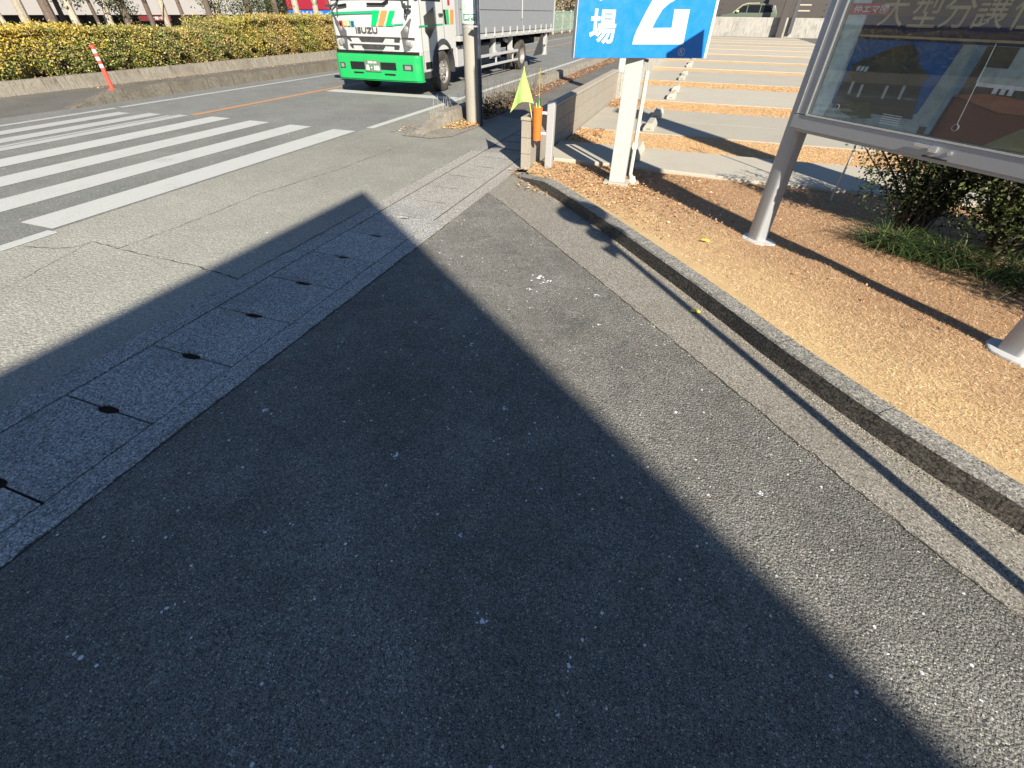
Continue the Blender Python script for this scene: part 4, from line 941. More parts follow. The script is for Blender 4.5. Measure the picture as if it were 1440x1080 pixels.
# ================================================================= DELINEATOR
t = thing('delineator_post', 'red flexible lane post with white reflective bands at the kerb nose', 'post', (-12.0, 7.98, .2))
A = Vector((-12.02, 7.98, .19)); Bt = Vector((-12.03, 7.98, .97)); dv = (Bt - A)
m = MB(); m.tube([A, Bt], .04, 16); m.lathe([(.04, 0), (.041, .01), (.001, .02)], 16, Matrix.Translation(Bt)); m.build('shaft', M['delin'], t, smooth=True)
for a in (.52, .68, .84): m = MB(); m.tube([A + dv * a, A + dv * (a + .085)], .0415, 16, False); m.build('reflective_band', M['signwhite'], t, smooth=True)
m = MB(); m.lathe([(.10, .0), (.09, .03), (.045, .05)], 20, Matrix.Translation(A - Vector((0, 0, .005)))); m.build('base', M['delin'], t, smooth=True)

# ================================================================= HEDGE, SHRUBS, TREES
GOLD = [(.55, .41, .06), (.46, .36, .07), (.58, .41, .06), (.38, .32, .08)]
GRN = [(.14, .19, .04), (.2, .24, .06), (.085, .13, .03), (.27, .26, .08), (.36, .34, .11)]
BRN = [(.36, .25, .13), (.46, .35, .19), (.24, .15, .1), (.4, .3, .15)]
def hedge(name, label, x0, x1, y0, y1, z0, ztop, n, fgold, fbrown, seed, leafsize=.058):
    rr = np.random.default_rng(seed); t = thing(name, label, 'hedge', ((x0 + x1) / 2, (y0 + y1) / 2, z0))
    P = []
    y = rr.uniform(y0, y1, n * 3); side = rr.random(n * 3)
    H = ztop(y) if callable(ztop) else np.full(n * 3, ztop)
    lump = .10 * np.sin(y * 3.1 + seed) + .07 * np.sin(y * 7.3) 
    on_top = side < .42; x = np.where(on_top, rr.uniform(x0, x1, n * 3), x1 + rr.normal(0, .05, n * 3) + lump * .6); z = np.where(on_top, H + lump * .3 + rr.normal(0, .035, n * 3) + np.where(rr.random(n * 3) < .03, rr.uniform(0, .13, n * 3), 0), z0 + (H - z0) * rr.random(n * 3) ** .85)
    back = (side > .88); x = np.where(back, x0 + rr.normal(0, .05, n * 3), x)
    x = np.where(~on_top & ~back, x + .13 * np.sin((z - z0) * 4.2) - .06 + .05 * np.sin(z * 13 + y * 9), x)
    ends = rr.random(n * 3) < .05; y = np.where(ends, np.where(rr.random(n * 3) < .5, y0, y1) + rr.normal(0, .05, n * 3), y); x = np.where(ends, rr.uniform(x0, x1, n * 3), x)
    # gaps: drop leaves where low-frequency field is low, near the foot
    g_ = np.sin(y * 5.7 + seed) * np.sin(z * 9 + y * 2.1); keep = ~((g_ > .72) & (z < z0 + .45 * (H - z0))) 
    keep &= rr.random(n * 3) < .5
    P = np.stack([x, y, z], 1)[keep]; m_ = len(P)
    co, _ = leaf_cloud(P, leafsize, GRN)
    q = np.clip((P[:, 2] - z0) / (H[keep] - z0), 0, 1.1); f1 = fgold(P[:, 1], q); f2 = fbrown(P[:, 1], q); u = rr.random(m_)
    c = pick(GRN, m_, .25); cg = pick(GOLD, m_, .2); cb = pick(BRN, m_, .25)
    c = np.where((u < f1)[:, None], cg, c); c = np.where(((u >= f1) & (u < f1 + f2))[:, None], cb, c)
    o = npmesh('foliage', co - np.array(t.location[:]), m_, 4, M['leaf'], c, t)
    # dark twiggy core
    m = MB(); 
    for k in range(int((y1 - y0) / .22)):
        yy = y0 + .15 + k * .22; hh = float(ztop(np.array([yy]))[0]) if callable(ztop) else ztop
        for j in range(3):
            xx = x0 + (x1 - x0) * (.25 + .25 * j); m.tube([(xx, yy, z0 - .03), (xx + rr.uniform(-.15, .15), yy + rr.uniform(-.15, .15), z0 + (hh - z0) * .5), (xx + rr.uniform(-.25, .25), yy + rr.uniform(-.2, .2), z0 + (hh - z0) * .88)], [.015, .01, .004], 5)
    m.build('stems', M['bark_dark'], t)
    m = MB(); yy = np.arange(y0 + .15, y1 - .1, .3); vs = []
    for y_ in yy:
        hh = (float(ztop(np.array([y_]))[0]) if callable(ztop) else ztop) - .13
        for xx, zz in ((x1 - .18, z0 + .12), (x1 - .14, z0 + (hh - z0) * .6), (x1 - .25, hh), (x0 + .2, hh), (x0 + .15, z0 + .1)): vs.append((xx + rr.uniform(-.05, .05), y_, zz + rr.uniform(-.04, .04)))
    m.add(vs, [(5 * i + k, 5 * i + k + 1, 5 * i + 6 + k, 5 * i + 5 + k) for i in range(len(yy) - 1) for k in range(4)]); m.build('inner_branches', M['bark_dark'], t)
    return t
topL = lambda y: 1.17 - .12 * np.clip((y - 8.5) / 4, 0, 1) - .05 * np.clip((y - 12) / 2, 0, 1)
hedge('hedge', 'long clipped hedge with golden top left of the red lane post', -16.5, -15.08, -3, 14.15, .22, topL, 92000,
      lambda y, q: np.clip(.10 + .95 * (q - .45) * np.clip((11.6 - y) / 2.2, .12, 1) + .25 * (y < 9) + .15 * np.sin(y * 4) * q, 0, .85), lambda y, q: .18 + .12 * (y > 11.5), 3)
topR = lambda y: 1.06 + .24 * np.clip((y - 14.3) / 1.4, 0, 1)
hedge('hedge', 'taller olive and brown hedge directly left of the truck', -16.6, -15.12, 14.3, 21.0, .22, topR, 44000,
      lambda y, q: .16 + .22 * (np.sin(y * 3.3 + 1) > .3) + .1 * q, lambda y, q: .32 + .2 * np.sin(y * 2.1 + 4), 5)
hedge('hedge', 'brown hedge mostly hidden behind the delivery truck', -16.6, -15.12, 21.2, 34, .22, 1.35, 18000, lambda y, q: .1 + 0 * y, lambda y, q: .5 + 0 * y, 8)
# leaf litter on the bed
def litter(name, label, poly, z, n, size, cols, dens=None, curl=.5, ):
    xs = [p[0] for p in poly]; ys = [p[1] for p in poly]; x = RN.uniform(min(xs), max(xs), n * 2); y = RN.uniform(min(ys), max(ys), n * 2); k = inside(x, y, poly)
    if dens is not None: k &= RN.random(len(x)) < dens(x, y)
    x, y = x[k][:n], y[k][:n]; n = len(x); zz = (z(x, y) if callable(z) else np.full(n, z)) + RN.uniform(.002, .02, n)
    P = np.stack([x, y, zz], 1); a = RN.uniform(0, 2 * np.pi, n); s = (size * RN.uniform(.5, 1.4, n))[:, None]
    tz = RN.uniform(-curl, curl, n) * .6
    d = np.stack([np.cos(a), np.sin(a), tz * .6], 1) * s; e = np.stack([-np.sin(a), np.cos(a), RN.uniform(-curl, curl, n)], 1) * s * .28; up = np.stack([np.zeros(n), np.zeros(n), s[:, 0] * RN.uniform(0, .22, n)], 1)
    tris = [np.stack([P - d * .5, P + e + up, P + d * .5], 1), np.stack([P - d * .5, P + d * .5, P - e + up * .8], 1)]
    co = np.concatenate(tris, 1).reshape(-1, 3); c = pick(cols, n, .2)
    return tag(npmesh(name, co, 2 * n, 3, M['dead'], np.repeat(c, 2, 0)), label, 'leaves', None, 'stuff')
LF = [(.46, .24, .10), (.48, .27, .12), (.33, .165, .07), (.54, .34, .18), (.25, .12, .06), (.6, .43, .27)]
litter('dead_leaves', 'reddish dead leaves along the foot of the hedge', [(-15.2, 0), (-14.9, 0), (-14.9, 30), (-15.2, 30)], .24, 5000, .06, [(.4, .2, .14), (.3, .16, .12), (.5, .32, .22)])
litter('dead_leaves', 'thin scatter of dry leaves against the raised kerb', [(-14.7, 9), (-14.2, 9), (-14.2, 24), (-14.7, 24)], .0, 500, .05, LF)
# trees behind the hedge
def tree(x, y, r_, h, lean, pale, crown, label, seed, low=None, z0=.22):
    rr = random.Random(seed); t = thing('street_tree', label, 'tree', (x, y, z0), 'slender trees behind the hedge')
    m = MB(); pts = [(x, y, z0 - .05)]; n = 7
    for i in range(1, n): f_ = i / (n - 1); pts.append((x + lean[0] * f_ * h + rr.uniform(-.04, .04), y + lean[1] * f_ * h + rr.uniform(-.04, .04), z0 + h * f_))
    r_ *= 1.2; m.tube(pts, [r_ * (1.15 - .6 * i / n) for i in range(n)], 9); tops = []
    for k in range(7):
        i = rr.randint(2, n - 2); b = Vector(pts[i]); a = rr.uniform(0, 6.28); L = rr.uniform(.6, 1.3); e = b + Vector((math.cos(a) * L * .6, math.sin(a) * L * .6, L)); mid = b.lerp(e, .5) + Vector((0, 0, -.08))
        m.tube([b, mid, e], [r_ * .45, r_ * .3, r_ * .12], 6); tops.append(Vector((e.x, e.y, max(e.z, 3.2))))
    m.build('trunk', M['bark_pale'] if pale else M['bark_dark'], t, smooth=True)
    rr2 = np.random.default_rng(seed); cents = [np.array(p) for p in tops] + [np.array(pts[-1]), np.array(pts[-2])]
    nlow = 0
    P = np.concatenate([c + rr2.normal(0, [.33, .33, .26], (crown // len(cents), 3)) for c in cents] + [np.array(c) + rr2.normal(0, [.2, .2, .15], (240, 3)) for c in (low or [])]); pale = pale and low is None
    co, c = leaf_cloud(P, .075, [(.04, .06, .02), (.06, .08, .03), (.03, .045, .02), (.12, .12, .05)] if not pale else [(.07, .09, .03), (.12, .12, .04), (.2, .17, .06)])
    npmesh('crown', co - np.array(t.location[:]), len(P), 4, M['leaf'], c, t)
specs = [(9.55, .045, True), (9.95, .085, True), (10.45, .10, False), (10.95, .05, False), (11.15, .075, True), (11.65, .04, False), (12.2, .07, True), (12.75, .09, False), (13.35, .06, False),
         (14.2, .075, True), (14.75, .05, False), (15.6, .08, False), (16.3, .10, True), (17.6, .1, False), (18.8, .09, False), (20.6, .11, True), (21.5, .10, True), (22.8, .1, False)]
ordn = ['first', 'second', 'third', 'fourth', 'fifth', 'sixth', 'seventh', 'eighth', 'ninth', 'tenth', 'eleventh', 'twelfth', 'thirteenth', 'fourteenth', 'fifteenth', 'sixteenth', 'seventeenth', 'eighteenth']
for i, (y, r_, pale) in enumerate(specs):
    low = None
    if i in (4, 6): low = [(-17.0, y + .1, 1.75), (-16.9, y + .35, 1.9)]
    if i in (13, 14): low = [(-16.9, y - .4, 1.6), (-16.8, y + .5, 1.65), (-16.9, y + .1, 1.75), (-16.8, y - .9, 1.7)]
    if i in (7, 12): low = [(-17.1, y - .3, 1.7), (-17.0, y, 1.5)]
    tree(-17.0 + (i % 3) * .22 - .2, y, r_, 4.2 + (i % 4) * .5, (random.uniform(-.04, .04), random.uniform(-.05, .03)), pale, 330,
         '%s trunk from the left behind the hedge, %s bark' % (ordn[i], 'pale' if pale else 'dark'), 40 + i, low)
# trees and fence right of the truck
for i in range(6):
    x, y = -14.2 - (i % 2) * .8, 40 + i * 2.6
    rr = random.Random(i); t = thing('bare_tree', '%s leafless tree %s the green fence beyond the truck' % (ordn[i], 'beside' if i else 'left of'), 'tree', (x, y, 0), 'bare trees beyond the truck')
    m = MB(); m.tube([(x, y, 0), (x + .1, y, 1.5), (x + rr.uniform(-.3, .3), y, 4.5)], [.2, .15, .07], 9)
    for k in range(10): b = Vector((x + .05, y, rr.uniform(.6, 3))); m.tube([b, b + Vector((rr.uniform(-.9, .9), rr.uniform(-.6, .6), rr.uniform(.8, 2)))], [.05, .012], 6)
    m.build('trunk', M['bark_pale'] if i % 2 else M['bark_dark'], t, smooth=True)
    P = np.array([x, y, 2.6]) + RN.normal(0, [.8, .6, 1.0], (500, 3)); co, c = leaf_cloud(P, .13, [(.3, .16, .08), (.25, .22, .06), (.4, .28, .12)]); npmesh('crown', co - np.array(t.location[:]), len(P), 4, M['leaf'], c, t)
t = thing('mesh_fence', 'pale green upright bar fence beyond the back of the truck', 'fence', (-13, 50, 0))
m = MB()
for k in range(0, 76): m.box(-13.03, -13.0, 44 + k * .25, 44.02 + k * .25, .35, 1.65)
m.build('bar', M['meshgreen'], t)
m = MB(); m.box(-13.04, -12.99, 44, 63, .38, .43); m.box(-13.04, -12.99, 44, 63, 1.60, 1.66); m.build('rail', M['meshgreen'], t)
m = MB(); [m.box(-13.08, -12.98, 44 + k * 3, 44.1 + k * 3, .1, 1.75) for k in range(7)]; m.build('fence_post', M['storewhite'], t)
t = thing('long_backdrop_hedge', 'dark brown scrub behind the green fence', 'hedge', (-17, 60, 0))
P = np.stack([RN.uniform(-18, -15.5, 16000), RN.uniform(38, 110, 16000), RN.uniform(0, 4.5, 16000)], 1); co, c = leaf_cloud(P, .3, [(.1, .06, .04), (.16, .1, .05), (.06, .05, .03), (.2, .15, .07)]); npmesh('foliage', co - np.array(t.location[:]), len(P), 4, M['leaf'], c, t)

# shrubs behind the notice board
def shrub(name, label, bx_, by_, z0, rx, ry, h, nb, leaves, cols, seed, upright=.5, size=.032, cat='shrub', fill=.8):
    rr = random.Random(seed); r2 = np.random.default_rng(seed); t = thing(name, label, cat, (bx_, by_, z0)); m = MB(); P = []
    for k in range(nb):
        a = rr.uniform(0, 6.283); L = rr.uniform(.65, 1.0); e = Vector((bx_ + rx * math.cos(a) * rr.uniform(.3, 1), by_ + ry * math.sin(a) * rr.uniform(.3, 1), z0 + h * L)); b = Vector((bx_ + rr.uniform(-.1, .1), by_ + rr.uniform(-.1, .1), z0 - .02))
        mid = b.lerp(e, .45) + Vector((0, 0, -.05 if upright < .5 else .06 * h)); m.tube([b, mid, e], [.012, .008, .003], 5)
        ts = r2.uniform(.25, 1, leaves // nb); bb_, mm, ee = (np.array(v[:]) for v in (b, mid, e))
        q = ((1 - ts) ** 2)[:, None] * bb_ + (2 * ts * (1 - ts))[:, None] * mm + (ts ** 2)[:, None] * ee; P.append(q + r2.normal(0, .035 + .05 * (1 - ts)[:, None] * 0 + .012, q.shape))
    m.build('stems', M['bark_dark'], t); P = np.concatenate(P)
    nf = int(leaves * fill); u_ = r2.normal(size=(nf, 3)); u_ /= np.linalg.norm(u_, axis=1)[:, None]; rr_ = r2.uniform(.25, 1, nf)[:, None] ** .6; F = np.array([bx_, by_, z0 + h * .42]) + u_ * rr_ * np.array([rx * .8, ry * .8, h * .42]); g3 = np.sin(F[:, 0] * 9 + seed) * np.sin(F[:, 1] * 8) * np.sin(F[:, 2] * 10); P = np.concatenate([P, F[g3 > -.25]]); co, c = leaf_cloud(P, size, cols, .35); npmesh('leaves', co - np.array(t.location[:]), len(P), 4, M['leaf'], c, t); return t
DG = [(.035, .055, .02), (.05, .07, .025), (.025, .04, .015), (.08, .085, .035)]
shrub('small_leaved_shrub', 'dark upright shrub whose leafy twigs rise left of the others behind the notice board', 2.12, 5.15, .06, .85, .4, 1.1, 56, 8000, DG, 11, .8, fill=.5)
shrub('small_leaved_shrub', 'dense dark green shrub under the middle of the notice board', 2.65, 4.75, .06, .7, .5, 1.15, 80, 9500, [(.06, .085, .025), (.05, .06, .02), (.1, .12, .04), (.04, .05, .02)], 12, .7, size=.036, fill=.55)
shrub('small_leaved_shrub', 'brownish green shrub at the right edge behind the notice board', 3.35, 4.3, .06, .75, .55, 1.35, 80, 9000, [(.08, .09, .03), (.05, .06, .02), (.13, .11, .05)], 13, .7, size=.036, fill=.55)
shrub('small_leaved_shrub', 'shrub just outside the right edge shading the lawn', 3.5, 2.65, .06, .55, .5, 1.5, 50, 6000, DG, 14, .6)
# strap-leaved clump
def strap_clump(label, cx_, cy_, z0, n, L, seed, cols):
    r2 = np.random.default_rng(seed); t = thing('strap_leaf_plant', label, 'plant', (cx_, cy_, z0)); co = []; tint = pick(cols, n, .3)
    seg = 5; allc = []; alltint = []
    for i in range(n):
        a = r2.uniform(0, 6.283); l_ = L * r2.uniform(.55, 1.1); d = np.array([math.cos(a), math.sin(a), 0]); e = np.array([-math.sin(a), math.cos(a), 0]); b = np.array([cx_, cy_, z0]) + np.array([*r2.normal(0, .10, 2), 0]); rise = r2.uniform(.55, 1.1)
        pr = None
        for s_ in range(seg + 1):
            u = s_ / seg; p = b + d * l_ * u * (.55 + .35 * u) + np.array([0, 0, l_ * rise * (u - .78 * u * u)]); w_ = .0055 * (1 - u * .9)
            cur = (p - e * w_, p + e * w_)
            if pr is not None: allc += [pr[0], pr[1], cur[1], cur[0]]; alltint.append(tint[i])
            pr = cur
    npmesh('blades', np.array(allc) - np.array(t.location[:]), len(alltint), 4, M['leaf'], np.array(alltint), t)
SG = [(.05, .085, .025), (.035, .065, .02), (.075, .11, .035), (.13, .14, .06), (.025, .045, .015)]
strap_clump('arching dark green grass-like clump in front of the shrubs, left part', 1.86, 4.62, .06, 420, .46, 21, SG)
strap_clump('arching green grass-like clump in front of the shrubs, right part', 2.16, 4.45, .06, 420, .44, 22, SG)

strap_clump('sparser dark strap-leaved clump under the right half of the notice board', 2.55, 4.15, .06, 260, .5, 23, SG)

# ================================================================= LAWN BLADES AND LEAVES
DRY = [(.80, .60, .36), (.78, .58, .36), (.62, .43, .24), (.84, .68, .46), (.46, .29, .15)]
RED = [(.58, .37, .21), (.48, .28, .15), (.66, .45, .27), (.34, .19, .10), (.77, .58, .38)]
lawn_vis = [(x, y) for x, y in offset_poly(KB6, .135)] + [(4.2, .9), (4.6, 6.3), (1.0, 6.32), (-.7, 6.44), (-1.66, 6.44), (-1.86, 6.2)]
def blades_on(name, poly, n, ln, wd, cols, label, flat, dens=None):
    o = blades(name, poly, 0, n, ln, wd, cols, label, flat, .2, dens); me = o.data; c = np.empty(len(me.vertices) * 3, np.float32); me.vertices.foreach_get("co", c); c = c.reshape(-1, 3)
    bx_ = np.repeat(c.reshape(-1, 3, 3)[:, :2].mean(1), 3, 0); c[:, 2] += lawn_z(bx_[:, 0], bx_[:, 1]) + .003; me.vertices.foreach_set("co", c.ravel()); me.update(); return o
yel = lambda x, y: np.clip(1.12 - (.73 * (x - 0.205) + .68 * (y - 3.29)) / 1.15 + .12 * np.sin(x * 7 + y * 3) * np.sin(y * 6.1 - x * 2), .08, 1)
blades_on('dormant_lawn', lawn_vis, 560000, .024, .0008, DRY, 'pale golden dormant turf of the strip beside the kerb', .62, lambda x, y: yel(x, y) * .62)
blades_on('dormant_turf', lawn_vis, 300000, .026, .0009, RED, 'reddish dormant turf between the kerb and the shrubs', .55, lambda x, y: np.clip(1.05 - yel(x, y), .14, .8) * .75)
litter('fallen_leaves', 'crumpled tan dead leaves heaped round the white sign post', [(-1.9, 5.85), (-1.05, 5.1), (.05, 3.95), (.7, 4.6), (.3, 6.25), (-1.7, 6.35)], lambda x, y: lawn_z(x, y) + .012, 4200, .025, LF, lambda x, y: np.clip(1.1 - .55 * np.hypot(x + .9, (y - 5.7)), .05, 1), .9)
litter('loose_leaves', 'sparse dry leaves over the lawn and under the shrubs', [(.4, 3.75), (2.3, 2.3), (4.2, 3.0), (3.8, 6.2), (.8, 6.2)], lambda x, y: lawn_z(x, y) + .012, 500, .026, LF, lambda x, y: np.clip((.73 * (x - 0.205) + .68 * (y - 3.29)) / 1.5, .04, 1), .9)
litter('kerb_leaves', 'dry leaves caught at the sunken end of the kerb', [(-2.12, 5.9), (-1.75, 5.2), (-1.4, 5.05), (-1.3, 5.0), (-1.55, 5.55), (-1.9, 6.2)], .01, 170, .04, LF)
litter('pole_leaves', 'yellow and tan leaves heaped at the foot of the utility pole', [(-4.16, 8.0), (-3.75, 8.05), (-3.62, 8.5), (-3.7, 8.95), (-4.15, 9.1)], .012, 420, .05, [(.7, .5, .08), (.6, .35, .15), (.7, .45, .25), (.5, .25, .12)])
litter('verge_leaves', 'red-brown leaves lying along the kerbed verge', [(-4.15, 9.3), (-3.7, 9.3), (-3.72, 30), (-4.15, 30)], .03, 2600, .05, LF)
litter('road_leaves', 'few dry leaves beside the kerb nose', [(-4.85, 7.4), (-4.4, 7.4), (-4.4, 8.0), (-4.8, 8.1)], .002, 60, .04, LF)
litter('wall_leaves', 'tan leaves blown against the inner foot of the low wall', [(-1.85, 11.2), (-1.2, 11.3), (-1.3, 13), (-1.85, 13)], .04, 700, .05, LF)
litter('shade_leaves', 'leaves in the shaded corner by the wall', [(-1.85, 7.5), (-1.3, 7.5), (-1.4, 8.9), (-1.85, 8.9)], .04, 260, .045, LF)
blades('slot_turf', [(-1.85, 7.5), (6, 7.5), (6, 8.85), (-1.85, 8.85)], .03, 55000, .03, .0022, [(.68, .46, .24), (.60, .38, .19), (.74, .54, .32)], 'orange tan turf band beyond the first parking slab', .6)
blades('slot_turf', [(-1.85, 11.36), (6, 11.36), (6, 12.68), (-1.85, 12.68)], .03, 40000, .035, .003, [(.68, .46, .24), (.60, .38, .19), (.74, .54, .32)], 'orange tan turf band beyond the second parking slab', .6)
blades('slot_turf', [(-1.85, 15.54), (6, 15.54), (6, 16.9), (-1.85, 16.9)], .03, 22000, .04, .004, [(.68, .46, .24), (.60, .38, .19), (.74, .54, .32)], 'orange tan turf band beyond the third parking slab', .6)
# weeds by the pole / verge: thin dry stems
t = thing('dry_weeds', 'thin dry weed stems and dark scrub right of the utility pole', 'weeds', (-4.0, 10.5, 0)); m = MB(); rr = random.Random(4)
for k in range(150):
    x, y = rr.uniform(-4.15, -3.75), rr.uniform(8.95, 13.5); h = rr.uniform(.15, .75); m.tube([(x, y, .02), (x + rr.uniform(-.08, .08), y, h * .5), (x + rr.uniform(-.2, .2), y + rr.uniform(-.1, .1), h)], [.004, .003, .0015], 4)
m.build('stems', M['bark_dark'], t)
P = np.stack([RN.uniform(-4.15, -3.65, 550), RN.uniform(9.0, 11.2, 550), RN.uniform(.02, .26, 550)], 1); co, c = leaf_cloud(P, .06, [(.05, .05, .03), (.08, .06, .03), (.03, .04, .02)]); npmesh('leaves', co - np.array(t.location[:]), len(P), 4, M['leaf'], c, t)
t = thing('roadside_tuft', 'small dry tuft left of the utility pole at the kerb', 'weeds', (-4.5, 8.9, 0)); m = MB()
for k in range(40):
    x, y = rr.uniform(-4.65, -4.4), rr.uniform(8.4, 9.6); m.tube([(x, y, .0), (x + rr.uniform(-.1, .1), y, rr.uniform(.08, .4))], [.004, .002], 4)
m.build('stems', M['bark_pale'], t)

# single yellow leaves on the lawn and in the gutter
for (x, y, z, lab) in ((.32, 4.12, .10, 'single bright yellow leaf on the lawn left of the board post'), (.30, 3.0, .012, 'single yellow leaf lying in the concrete gutter')):
    m = MB(); a = random.uniform(0, 3); n = 9; pts = [(x + .032 * math.cos(q) * (1.3 if i % 3 == 0 else .9), y + .022 * math.sin(q), z + .006 * math.sin(3 * q)) for i, q in enumerate([2 * math.pi * k / n for k in range(n)])]
    m.add([(x, y, z + .012)] + pts, [(0, i + 1, (i + 1) % n + 1) for i in range(n)]); tag(m.build('yellow_leaf', paint('yellow_leaf', (.75, .6, .05), .6, .15)), lab, 'leaf')

def line_grit(name, label, pts, n, spread, z, size, cols):
    P = resample(pts, .03); k = RN.integers(0, len(P), n); q = np.array(P)[k] + RN.normal(0, spread, (n, 2)); a = RN.uniform(0, 6.28, n); s_ = size * RN.uniform(.4, 1.5, n); co = []
    for i in range(n):
        c = np.array([q[i, 0], q[i, 1], z]); pp = [c + s_[i] * np.array([math.cos(a[i] + 2.1 * j), math.sin(a[i] + 2.1 * j), 0]) for j in range(3)]; tp = c + np.array([0, 0, s_[i] * .7])
        for j in range(3): co += [pp[j], pp[(j + 1) % 3], tp]
    tag(npmesh(name, np.array(co), len(co) // 3, 3, M['dead'], np.repeat(pick(cols, n, .2), 3, 0)), label, 'grit', None, 'stuff')
GR = [(.30, .26, .2), (.42, .38, .31), (.2, .16, .12), (.5, .46, .4)]
line_grit('kerb_grit', 'sandy grit and crumbs along the foot of the lawn kerb', [(x - .02, y - .02) for x, y in KB if x < 2.6], 2600, .022, .008, .0035, GR)
line_grit('seam_grit', 'grit gathered along the asphalt seam beside the concrete gutter', [(x, y) for x, y in SM if x < 2.2], 1500, .03, .0078, .003, GR)
line_grit('edge_grit', 'grit along the edge between drain covers and sidewalk', [(-2.03, -.2), (-2.03, 4.8)], 900, .02, .0065, .003, GR)
# dried droppings / paint spots on the sidewalk
spots = [(-.3, .59, .020), (-.6, 1.61, .022), (-.51, .86, .012), (-.96, 1.14, .020), (-1.76, 1.17, .018), (-1.24, .61, .012), (-1.34, .26, .016), (-.87, 3.11, .035), (-.79, 3.09, .025), (-.88, 2.91, .022), (.08, 2.72, .035), (.63, 1.49, .018), (.01, .56, .016), (-.81, 1.38, .012), (.01, .42, .008), (-1.3, 4.4, .03), (-.4, 3.0, .02), (.25, 1.9, .016), (-1.0, 2.1, .014), (-2.45, 1.42, .016), (-1.45, 2.2, .014), (-.98, 4.2, .02), (-.3, 2.6, .018), (-3.5, 3.1, .02), (-3.3, 2.7, .018)]
m = MB(); rr = random.Random(9)
for x, y, s_ in spots:
    for q in range(7):
        a0 = rr.uniform(0, 6.28); dx, dy = (rr.gauss(0, s_ * .55), rr.gauss(0, s_ * .55)) if q else (0, 0); rs = s_ * (rr.uniform(.12, .42) if q else .5); n = 9
        pts = [(x + dx + rs * rr.uniform(.35, 1.15) * math.cos(a0 + k * 2 * math.pi / n), y + dy + rs * rr.uniform(.35, 1.15) * math.sin(a0 + k * 2 * math.pi / n)) for k in range(n)]
        zz = .0048 + .00012 * q if x > -2 else (.0105 if x > -2.9 else .0008)
        m.add([(px, py, zz) for px, py in pts], [tuple(range(n))])
struct(m.build('dried_spots', M['stain']))
# loose pale chippings on the sidewalk
n = 900; x = RN.uniform(-2.0, 1.2, n); y = RN.uniform(.0, 3.2, n); k = (x + y) < 2.5; x, y = x[k], y[k]; n = len(x); s_ = RN.uniform(.0010, .0028, n) * np.where(RN.random(n) < .06, 1.8, 1)
co = []
for i in range(n):
    c = np.array([x[i], y[i], .0045]); a = RN.uniform(0, 6.28); p = [c + s_[i] * np.array([math.cos(a + q * 2.1) * RN.uniform(.6, 1.3), math.sin(a + q * 2.1) * RN.uniform(.6, 1.3), 0]) for q in range(3)]; tp = c + np.array([0, 0, s_[i] * .9])
    for q in range(3): co += [p[q], p[(q + 1) % 3], tp]
tag(npmesh('stone_chippings', np.array(co), len(co) // 3, 3, M['dead'], pick([(.5, .49, .46), (.4, .38, .35), (.62, .6, .58)], len(co) // 3, .1)), 'tiny pale stone chips strewn on the sidewalk asphalt', 'stone chips', None, 'stuff')

# ================================================================= BACKGROUND: STORE
t = thing('store_building', 'long white fascia store behind the hedge trees with dark glazing', 'store', (-30, 25, 0))
m = MB(); m.box(-40, -28, -20, 30.6, 1.27, 6.0); m.build('fascia', M['storewhite'], t)
m = MB(); m.box(-40, -29.2, -20, 30.6, .1, 1.27); m.build('glazing', M['storedark'], t)
m = MB(); [m.box(-28.4, -28.15, y, y + .25, .1, 1.27) for y in (4, 12, 20, 28)]; m.build('column', M['storewhite'], t)
m = MB(); m.box(-28.1, -28.04, 21.6, 23.4, 1.02, 1.26); bn = m.build('banner', M['maroon'], t)
text_mb('営業中', (-28.03, 21.6, 0), (0, 1, 0), (0, 0, 1), .55, 1.35, 1.06, 1.2, .004, .01).build('banner_lettering', M['letters'], bn)
t = thing('shop_front', 'shop front with red and blue sign bands left of the truck', 'shop', (-30, 36, 0))
m = MB(); m.box(-40, -28.3, 30.8, 44, .1, 6); m.build('wall', M['storedark'], t)
m = MB(); m.box(-28.3, -28.1, 33.0, 39.0, 1.13, 1.52); bs = m.build('blue_sign_band', M['blue'], t)
text_mb('モビリティ', (-28.095, 31, 0), (0, 1, 0), (0, 0, 1), 2.3, 6.2, 1.2, 1.46, .004, .02).build('sign_lettering', M['letters'], bs)
m = MB(); m.box(-28.3, -28.12, 33.0, 39.0, 1.56, 2.6); m.build('red_sign_band', M['red'], t)
m = MB(); m.box(-28.08, -27.9, 37.4, 39.6, 1.13, 2.6); ob = m.build('cream_sign', M['storewhite'], t)
m = MB(); m.box(-27.9, -27.88, 37.6, 39.4, 1.3, 1.6); m.build('orange_sign', M['cpink'], ob)
# ================================================================= BACKGROUND: PARKING LOT END
m = MB(); m.box(-3.5, 20, 57.2, 57.6, 0, 1.42); tag(m.build('retaining_wall', M['oldwall'], None, .02), 'weathered pale retaining wall at the far end of the parking lot', 'wall')
t = thing('board_fence', 'dark brown slatted fence on top of the retaining wall', 'fence', (6, 57.8, 1.4))
m = MB()
for k in range(5): m.box(-3.5, 20, 60.2, 60.25, 1.55 + k * .42, 1.88 + k * .42)
m.build('slat', M['fencebrown'], t)
m = MB(); [m.box(x, x + .12, 60.26, 60.36, 1.0, 3.7) for x in (-3, 0, 3, 6.5, 9, 12, 15)]; m.build('fence_post', M['fencebrown'], t)
t = thing('dark_double_post', 'dark steel double post standing before the retaining wall', 'post', (5.6, 56.6, 0))
m = MB(); m.box(5.25, 5.75, 56.5, 56.8, .0, 5); m.build('post', M['fencebrown'], t, .01)
m = MB(); m.box(6.2, 6.5, 56.9, 57.1, .3, 5); m.build('post', M['roof'], t, .01)
t = thing('dark_house', 'dark brown house behind the slatted fence', 'house', (6, 70, 0))
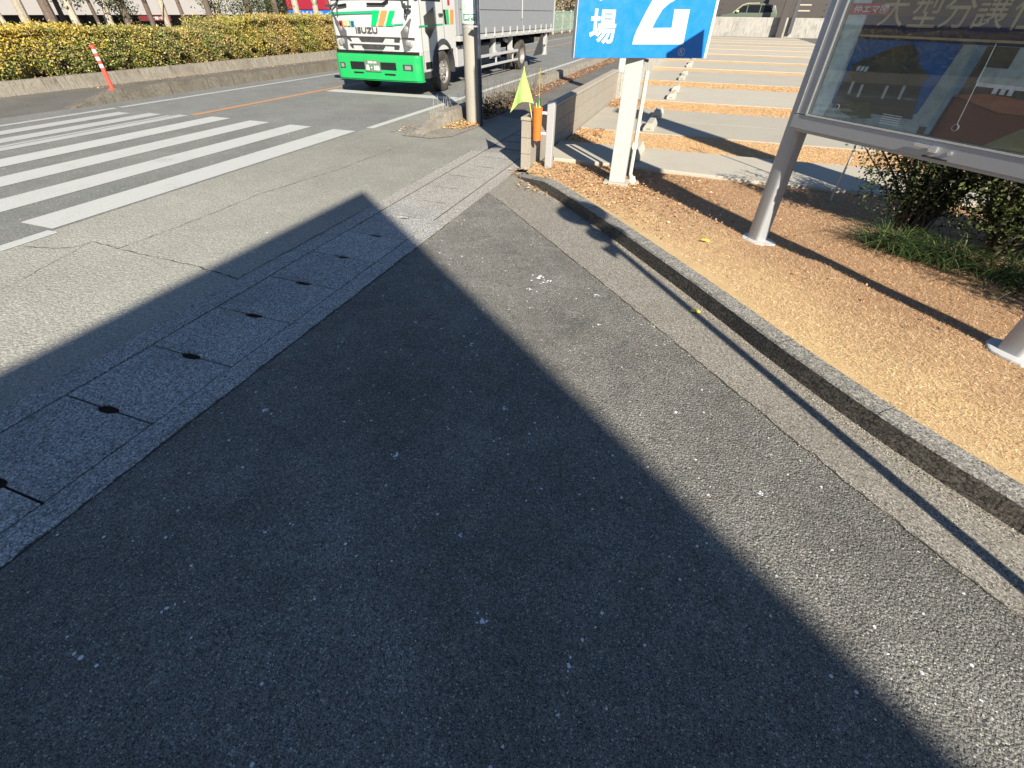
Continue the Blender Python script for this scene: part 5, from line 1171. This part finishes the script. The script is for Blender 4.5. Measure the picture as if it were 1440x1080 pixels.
m = MB(); m.box(-6, 22, 66, 76, 0, 7); m.build('wall', M['fencebrown'], t)
m = MB(); m.prism([(-7, 65), (23, 65), (23, 77), (-7, 77)], 7, 7.4); m.build('roof', M['roof'], t)
m = MB(); m.box(7.3, 8.6, 65.93, 65.99, 1.6, 4); f_ = m.build('window', M['housewall'], t)
# car on the raised lot behind the wall
t = thing('parked_car', 'grey green car parked behind the retaining wall, roof and windows showing', 'car', (2.6, 59.3, .6), local=True)
prof = [(-2.5, .35), (-2.55, .75), (-2.35, .95), (-1.45, 1.12), (-.75, 1.68), (-.4, 1.78), (1.2, 1.8), (2.1, 1.66), (2.42, 1.1), (2.5, .8), (2.45, .35)]
m = MB(); n = len(prof); m.add([(x, y, z) for y in (-.85, .85) for x, z in prof], [tuple(range(n)), tuple(range(2 * n - 1, n - 1, -1))] + [(i, (i + 1) % n, n + (i + 1) % n, n + i) for i in range(n)]); m.build('body', M['carpaint'], t, .06, True)
for a in ([(-1.25, 1.14), (-.70, 1.60), (-.28, 1.68), (-.28, 1.14)], [(-.2, 1.14), (-.2, 1.69), (.85, 1.70), (.85, 1.14)], [(.93, 1.14), (.93, 1.70), (1.7, 1.64), (2.0, 1.2)]):
    m = MB(); m.add([(x, -.858, z) for x, z in a], [(0, 1, 2, 3)]); m.build('side_window', M['glassdark'], t)
m = MB(); m.tube([(-1.42, -.87, 1.12), (-.72, -.87, 1.68), (-.3, -.87, 1.80), (.7, -.87, 1.82)], .03, 6); m.build('roof_trim', M['rail_light'], t)
m = MB(); m.box(-1.15, -.92, -1.02, -.86, 1.16, 1.30); m.build('door_mirror', M['rail_light'], t, .03)
for x in (-1.5, 1.5):
    for y in (-.8, .8): m = MB(); m.lathe([(.001, .1), (.30, .1), (.33, 0), (.30, -.1), (.001, -.1)], 20, Matrix.Translation((x, y, .33)) @ Matrix.Rotation(rad(90), 4, 'X')); m.build('wheel', M['rubber'], t, smooth=True)
m = MB(); m.box(-10, 30, 57.6, 66, 0, .6); struct(m.build('raised_lot', M['oldwall']))

# tidy helper properties
for o in bpy.data.objects:
    for k in ('_w', '_abs'):
        if k in o: del o[k]
